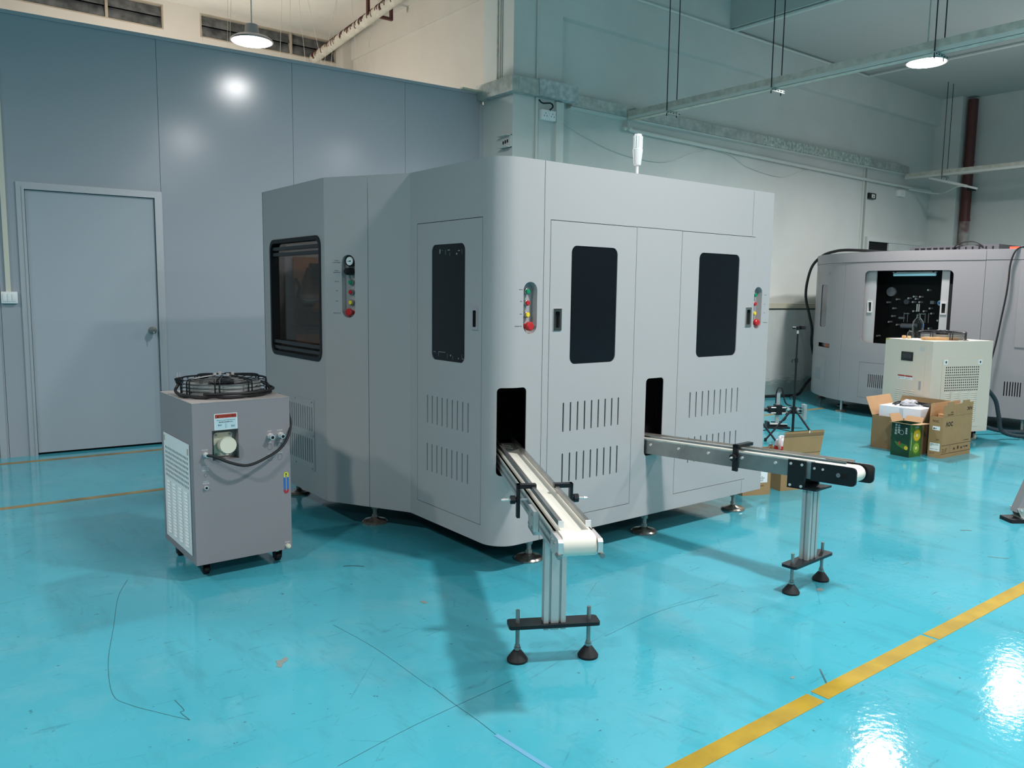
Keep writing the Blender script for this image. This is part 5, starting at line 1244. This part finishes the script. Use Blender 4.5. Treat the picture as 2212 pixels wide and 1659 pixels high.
pipe([(6.73, 6.60, 3.30), (6.735, 6.60, 3.24), (6.72, 6.60, 3.20), (6.66, 6.60, 3.185)], .02, 'pipe_elbow', 'short white bent pipe dropping from the near cable tray end', 'pipe', smooth=True)
pipe([(5.70, 6.53, 4.57), (11.62, 6.53, 4.565)], .016, 'beam_pipe', 'thin pale pipe running along the concrete beam under the ceiling', 'pipe')
pipe([(8.45, 6.53, 4.575), (8.46, -3, 4.585)], .022, 'ceiling_pipe', 'pale ceiling pipe branching toward the viewer at the edge of the lower ceiling', 'pipe')
sp = MB().cyl((8.5, 6.40, 4.59), (8.5, 6.40, 4.64), .016, 10).cyl((8.5, 6.40, 4.64), (8.5, 6.40, 4.74), .022, 10, .004).obj('sprinkler', M_zinc); tag(sp, 'small grey sprinkler standing on the ceiling pipe corner', 'sprinkler')
pipe([(11.62, 6.53, 4.565), (11.68, -3, 4.585)], .016, 'ceiling_pipe', 'thinner pale ceiling pipe branching behind the right lamp', 'pipe')
wr = thing('roof_strut', 'white slanted strut under the farther cable tray', 'strut', (13, 6, 3.1))
MB().cyl((13.0, 6.19, 3.205), (13.0, 5.62, 3.02), .022, 10).obj('strut_tube', M_pvc, wr)
MB().cyl((13.0, 5.62, 3.02), (13.0, 5.47, 2.97), .016, 10).obj('strut_tube', M_pvc, wr)
o = MB().tube([(13.2, 6.60, 3.08), (13.6, 6.3, 3.02), (13.0, 5.75, 3.03), (13.0, 5.55, 3.0)], .012, 8).obj('loose_cable', M_pvc); tag(o, 'loose white cable drooping below the farther cable tray', 'cable')
fl2 = MB().box((14.10, 6.0, 3.09), (14.24, 6.14, 3.13), .01).obj('wall_camera', M_black); tag(fl2, 'small black camera on the far wall by the downpipe', 'camera')
# downpipe in the far corner
dp = thing('downpipe', 'brown downpipe with patches of white paint in the far right corner', 'pipe', (14.17, 6.12, 0))
M_dp = mat('brown_pipe_paint', '5e3331', .5, var=.15)
MB().cyl((14.17, 6.12, 2.62), (14.17, 6.12, 4.55), .075, 18).obj('pipe_section', M_dp, dp)
MB().cyl((14.17, 6.12, 0), (14.17, 6.12, 2.62), .075, 18).obj('pipe_section', mat('patchy_pipe_paint', '6a3c38', .5, col2='c9ccc6', vscale=3.2), dp)
for z in (2.62, 3.55): MB().cyl((14.17, 6.12, z-.02), (14.17, 6.12, z+.02), .080, 18).obj('pipe_joint', M_dp, dp)
# trunking, sockets, signs
tk = thing('wall_trunking', 'pair of thin vertical cable trunkings left of the far doorway', 'trunking', (11.9, 6.62, 2))
MB().box((11.855, 6.625, 1.24), (11.885, 6.65, 3.30)).obj('trunking', M_pvc, tk, smooth=False)
MB().box((11.955, 6.625, 1.24), (11.985, 6.65, 3.30)).obj('trunking', M_pvc, tk, smooth=False)
MB().box((11.885, 6.638, 1.24), (11.955, 6.65, 3.30)).obj('trunking_shade', mat('trunk_shadow', '9aa29c', .8), tk, smooth=False)  # greyer strip paints the shade between the two trunkings
sg = MB().box((12.0, 6.60, 2.84), (12.21, 6.65, 2.93), .012).obj('black_sign', M_black); tag(sg, 'small black box with white marks beside the thin trunkings', 'sign')
MB().box((12.07, 6.598, 2.855), (12.16, 6.60, 2.91)).obj('sign_panel', M_white, sg, smooth=False)
text('24', sg, (12.085, 6.5975, 2.862), (1, 0, 0), Z, .055, M_ink)
def socket(name, label, a, b, gang, m=M_white):
    s = thing(name, label, 'socket', (a[0], a[1], a[2])); x0, y, z0 = a; x1, z1 = b
    MB().box((x0, y, z0), (x1, y+.05, z1), .004).obj('socket_box', m, s)
    w = (x1-x0)/gang
    for g in range(gang):
        f = MB().box((x0+w*g+.006, y-.004, z0+.006), (x0+w*(g+1)-.006, y, z1-.006), .002).obj('socket_face', m, s)
        cx, cz = x0+w*(g+.5), (z0+z1)/2
        for dx, dz in ((-.018, -.012), (.018, -.012), (0, .014)): MB().box((cx+dx-.003, y-.005, cz+dz-.007), (cx+dx+.003, y-.0038, cz+dz+.007)).obj('socket_slot', M_ink, f, smooth=False)
    return s
socket('double_socket', 'double white socket on the pillar under the duct', (5.385, 6.50, 3.10), (5.575, 3.20), 2)
socket('wall_socket', 'single white socket box under the pipe near the far doorway', (12.90, 6.60, 2.95), (13.10, 3.05), 1)
pt = thing('pillar_trunking', 'vertical white trunking on the right edge of the pillar', 'trunking', (5.63, 6.53, 1.5))
MB().box((5.59, 6.51, 0), (5.69, 6.55, 3.30)).obj('trunking', M_pvc, pt, smooth=False)
pipe([(5.345, 6.535, 0), (5.345, 6.535, 3.31)], .014, 'pillar_conduit', 'thin white conduit down the middle of the pillar below the duct', 'conduit')
pipe([(5.345, 6.535, 3.478), (5.345, 6.535, 5.39)], .011, 'pillar_conduit', 'thin white conduit rising on the pillar front above the duct', 'conduit')
pipe([(5.03, 6.785, 3.46), (5.03, 6.785, 5.39)], .011, 'pillar_conduit', 'grey conduit rising on the cream lit side of the pillar', 'conduit', M_zinc)
pipe([(5.03, 6.75, 3.46), (5.03, 6.75, 5.39)], .008, 'pillar_conduit', 'thinnest pipe beside the grey conduit on the pillar side', 'conduit', M_warm)
o = MB().tube([(5.36, 6.52, 3.29), (5.40, 6.51, 3.26), (5.50, 6.50, 3.27), (5.53, 6.50, 3.24), (5.49, 6.50, 3.20)], .008, 8).obj('black_cable', M_rubber); tag(o, 'short black cable curling above the double socket', 'cable')
hb = thing('broken_socket', 'broken empty socket frame on the left side of the pillar', 'socket', (5.03, 6.6, 2.8))
MB().box((4.985, 6.56, 2.905), (5.05, 6.74, 2.912)).box((4.985, 6.56, 2.79), (5.05, 6.72, 2.797)).box((5.035, 6.56, 2.79), (5.05, 6.72, 2.912)).obj('frame', M_wall, hb, smooth=False)
for y, z in ((6.68, 2.845), (6.645, 2.85), (6.61, 2.855)): MB().box((5.03, y-.008, z-.016), (5.036, y+.008, z+.014)).obj('socket_hole', M_ink, hb, smooth=False)
for nm, pts_ in (('drooping left of the near tray', [(5.75, 6.63, 3.16), (6.02, 6.63, 3.062), (6.55, 6.63, 2.932), (7.07, 6.63, 2.888), (7.47, 6.63, 2.915), (7.89, 6.63, 3.058), (8.23, 6.63, 3.15)]), ('drooping right of the signal beacon', [(8.3, 6.63, 3.15), (8.65, 6.63, 3.115), (9.0, 6.63, 3.007), (9.72, 6.63, 2.952), (10.2, 6.63, 3.068), (10.43, 6.63, 3.12)])):
    o = MB().tube(pts_, .0045, 6).obj('wall_cable', M_pvc); tag(o, 'thin white cable on the back wall '+nm, 'cable')
# light switch with its conduit on the partition
MW = lambda x, off, z: Vector((*PW(x, off), z))
sx_ = MB()
SWM = Matrix(((pd.x, 0, pn.x, PW(.757, .0)[0]), (pd.y, 0, pn.y, PW(.757, .0)[1]), (0, 1, 0, 1.255), (0, 0, 0, 1)))
sw = thing('light_switch', 'white light switch left of the grey door', 'switch', (*PW(.757), 1.255))
MB(SWM).box((-.055, -.045, 0), (.055, .045, .035), .004).obj('switch_box', M_white, sw)
for dx in (-.03, .0, .03): MB(SWM).box((dx-.013, -.03, .035), (dx+.013, .03, .040), .002).obj('switch_rocker', M_white, sw)
MB(SWM).box((-.020, .045, 0), (.014, 2.06, .018)).obj('switch_trunking', mat('ivory_trunking', 'd9d6c6', .5), sw, smooth=False)
# storeroom: lagged pipe with bracket, ceiling wires
lp = thing('lagged_pipe', 'white lagged pipe bound with brown strips rising over the partition', 'pipe', (4.71, 9, 4.5))
pa_, pb_ = Vector((4.70, 10.45, 4.40)), Vector((4.72, 7.4, 4.665))
MB().cyl(pa_, pb_, .062, 16).obj('pipe_lagging', mat('dirty_white_lagging', 'd4cbbb', .8, var=.2, vscale=10), lp)
random.seed(5)
for k in range(80):
    t = random.uniform(.02, .99); p = pa_.lerp(pb_, t); sl_ = random.uniform(-.04, .04)
    a0_ = R(random.uniform(60, 95)); a1_ = R(random.uniform(165, 222))
    mb = MB(); mb.tube([(p.x+.0635*math.cos(a0_+(a1_-a0_)*i/7), p.y+sl_*i/7, p.z+.0635*math.sin(a0_+(a1_-a0_)*i/7)) for i in range(8)], .006, 5, False); mb.obj('binding_strip', M_brown, lp)
MB().box((4.635, 8.8, 4.56), (4.665, 8.84, 4.735)).box((4.94, 8.8, 4.56), (4.97, 8.84, 4.735)).box((4.635, 8.8, 4.535), (4.97, 8.84, 4.565)).obj('pipe_bracket', M_brown, lp, smooth=False)
for i, (a, b_) in enumerate((((2.54, 3.95), (2.56, 3.72)), ((2.82, 4.55), (2.79, 3.6)), ((2.86, 4.55), (2.81, 3.6)), ((3.45, 4.55), (3.43, 3.6)), ((3.37, 4.55), (3.32, 3.6)), ((3.99, 4.55), (3.78, 3.6)), ((3.62, 4.4), (3.81, 3.6)), ((3.53, 4.4), (3.61, 3.6)), ((3.98, 4.55), (3.87, 3.6)), ((4.12, 4.55), (4.21, 3.6)), ((4.22, 4.55), (4.43, 3.6)), ((4.47, 4.55), (4.28, 3.8)))):
    o = MB().cyl((a[0]*1.05, 8.62, 1.35+(a[1]-1.35)*1.045), (b_[0]*1.05, 8.62, 1.35+(b_[1]-1.35)*1.045), .0018, 6).obj('ceiling_wire', M_string)
    tag(o, 'thin white wire hanging from the ceiling beyond the partition', 'wire', 'ceiling wires beyond the partition')
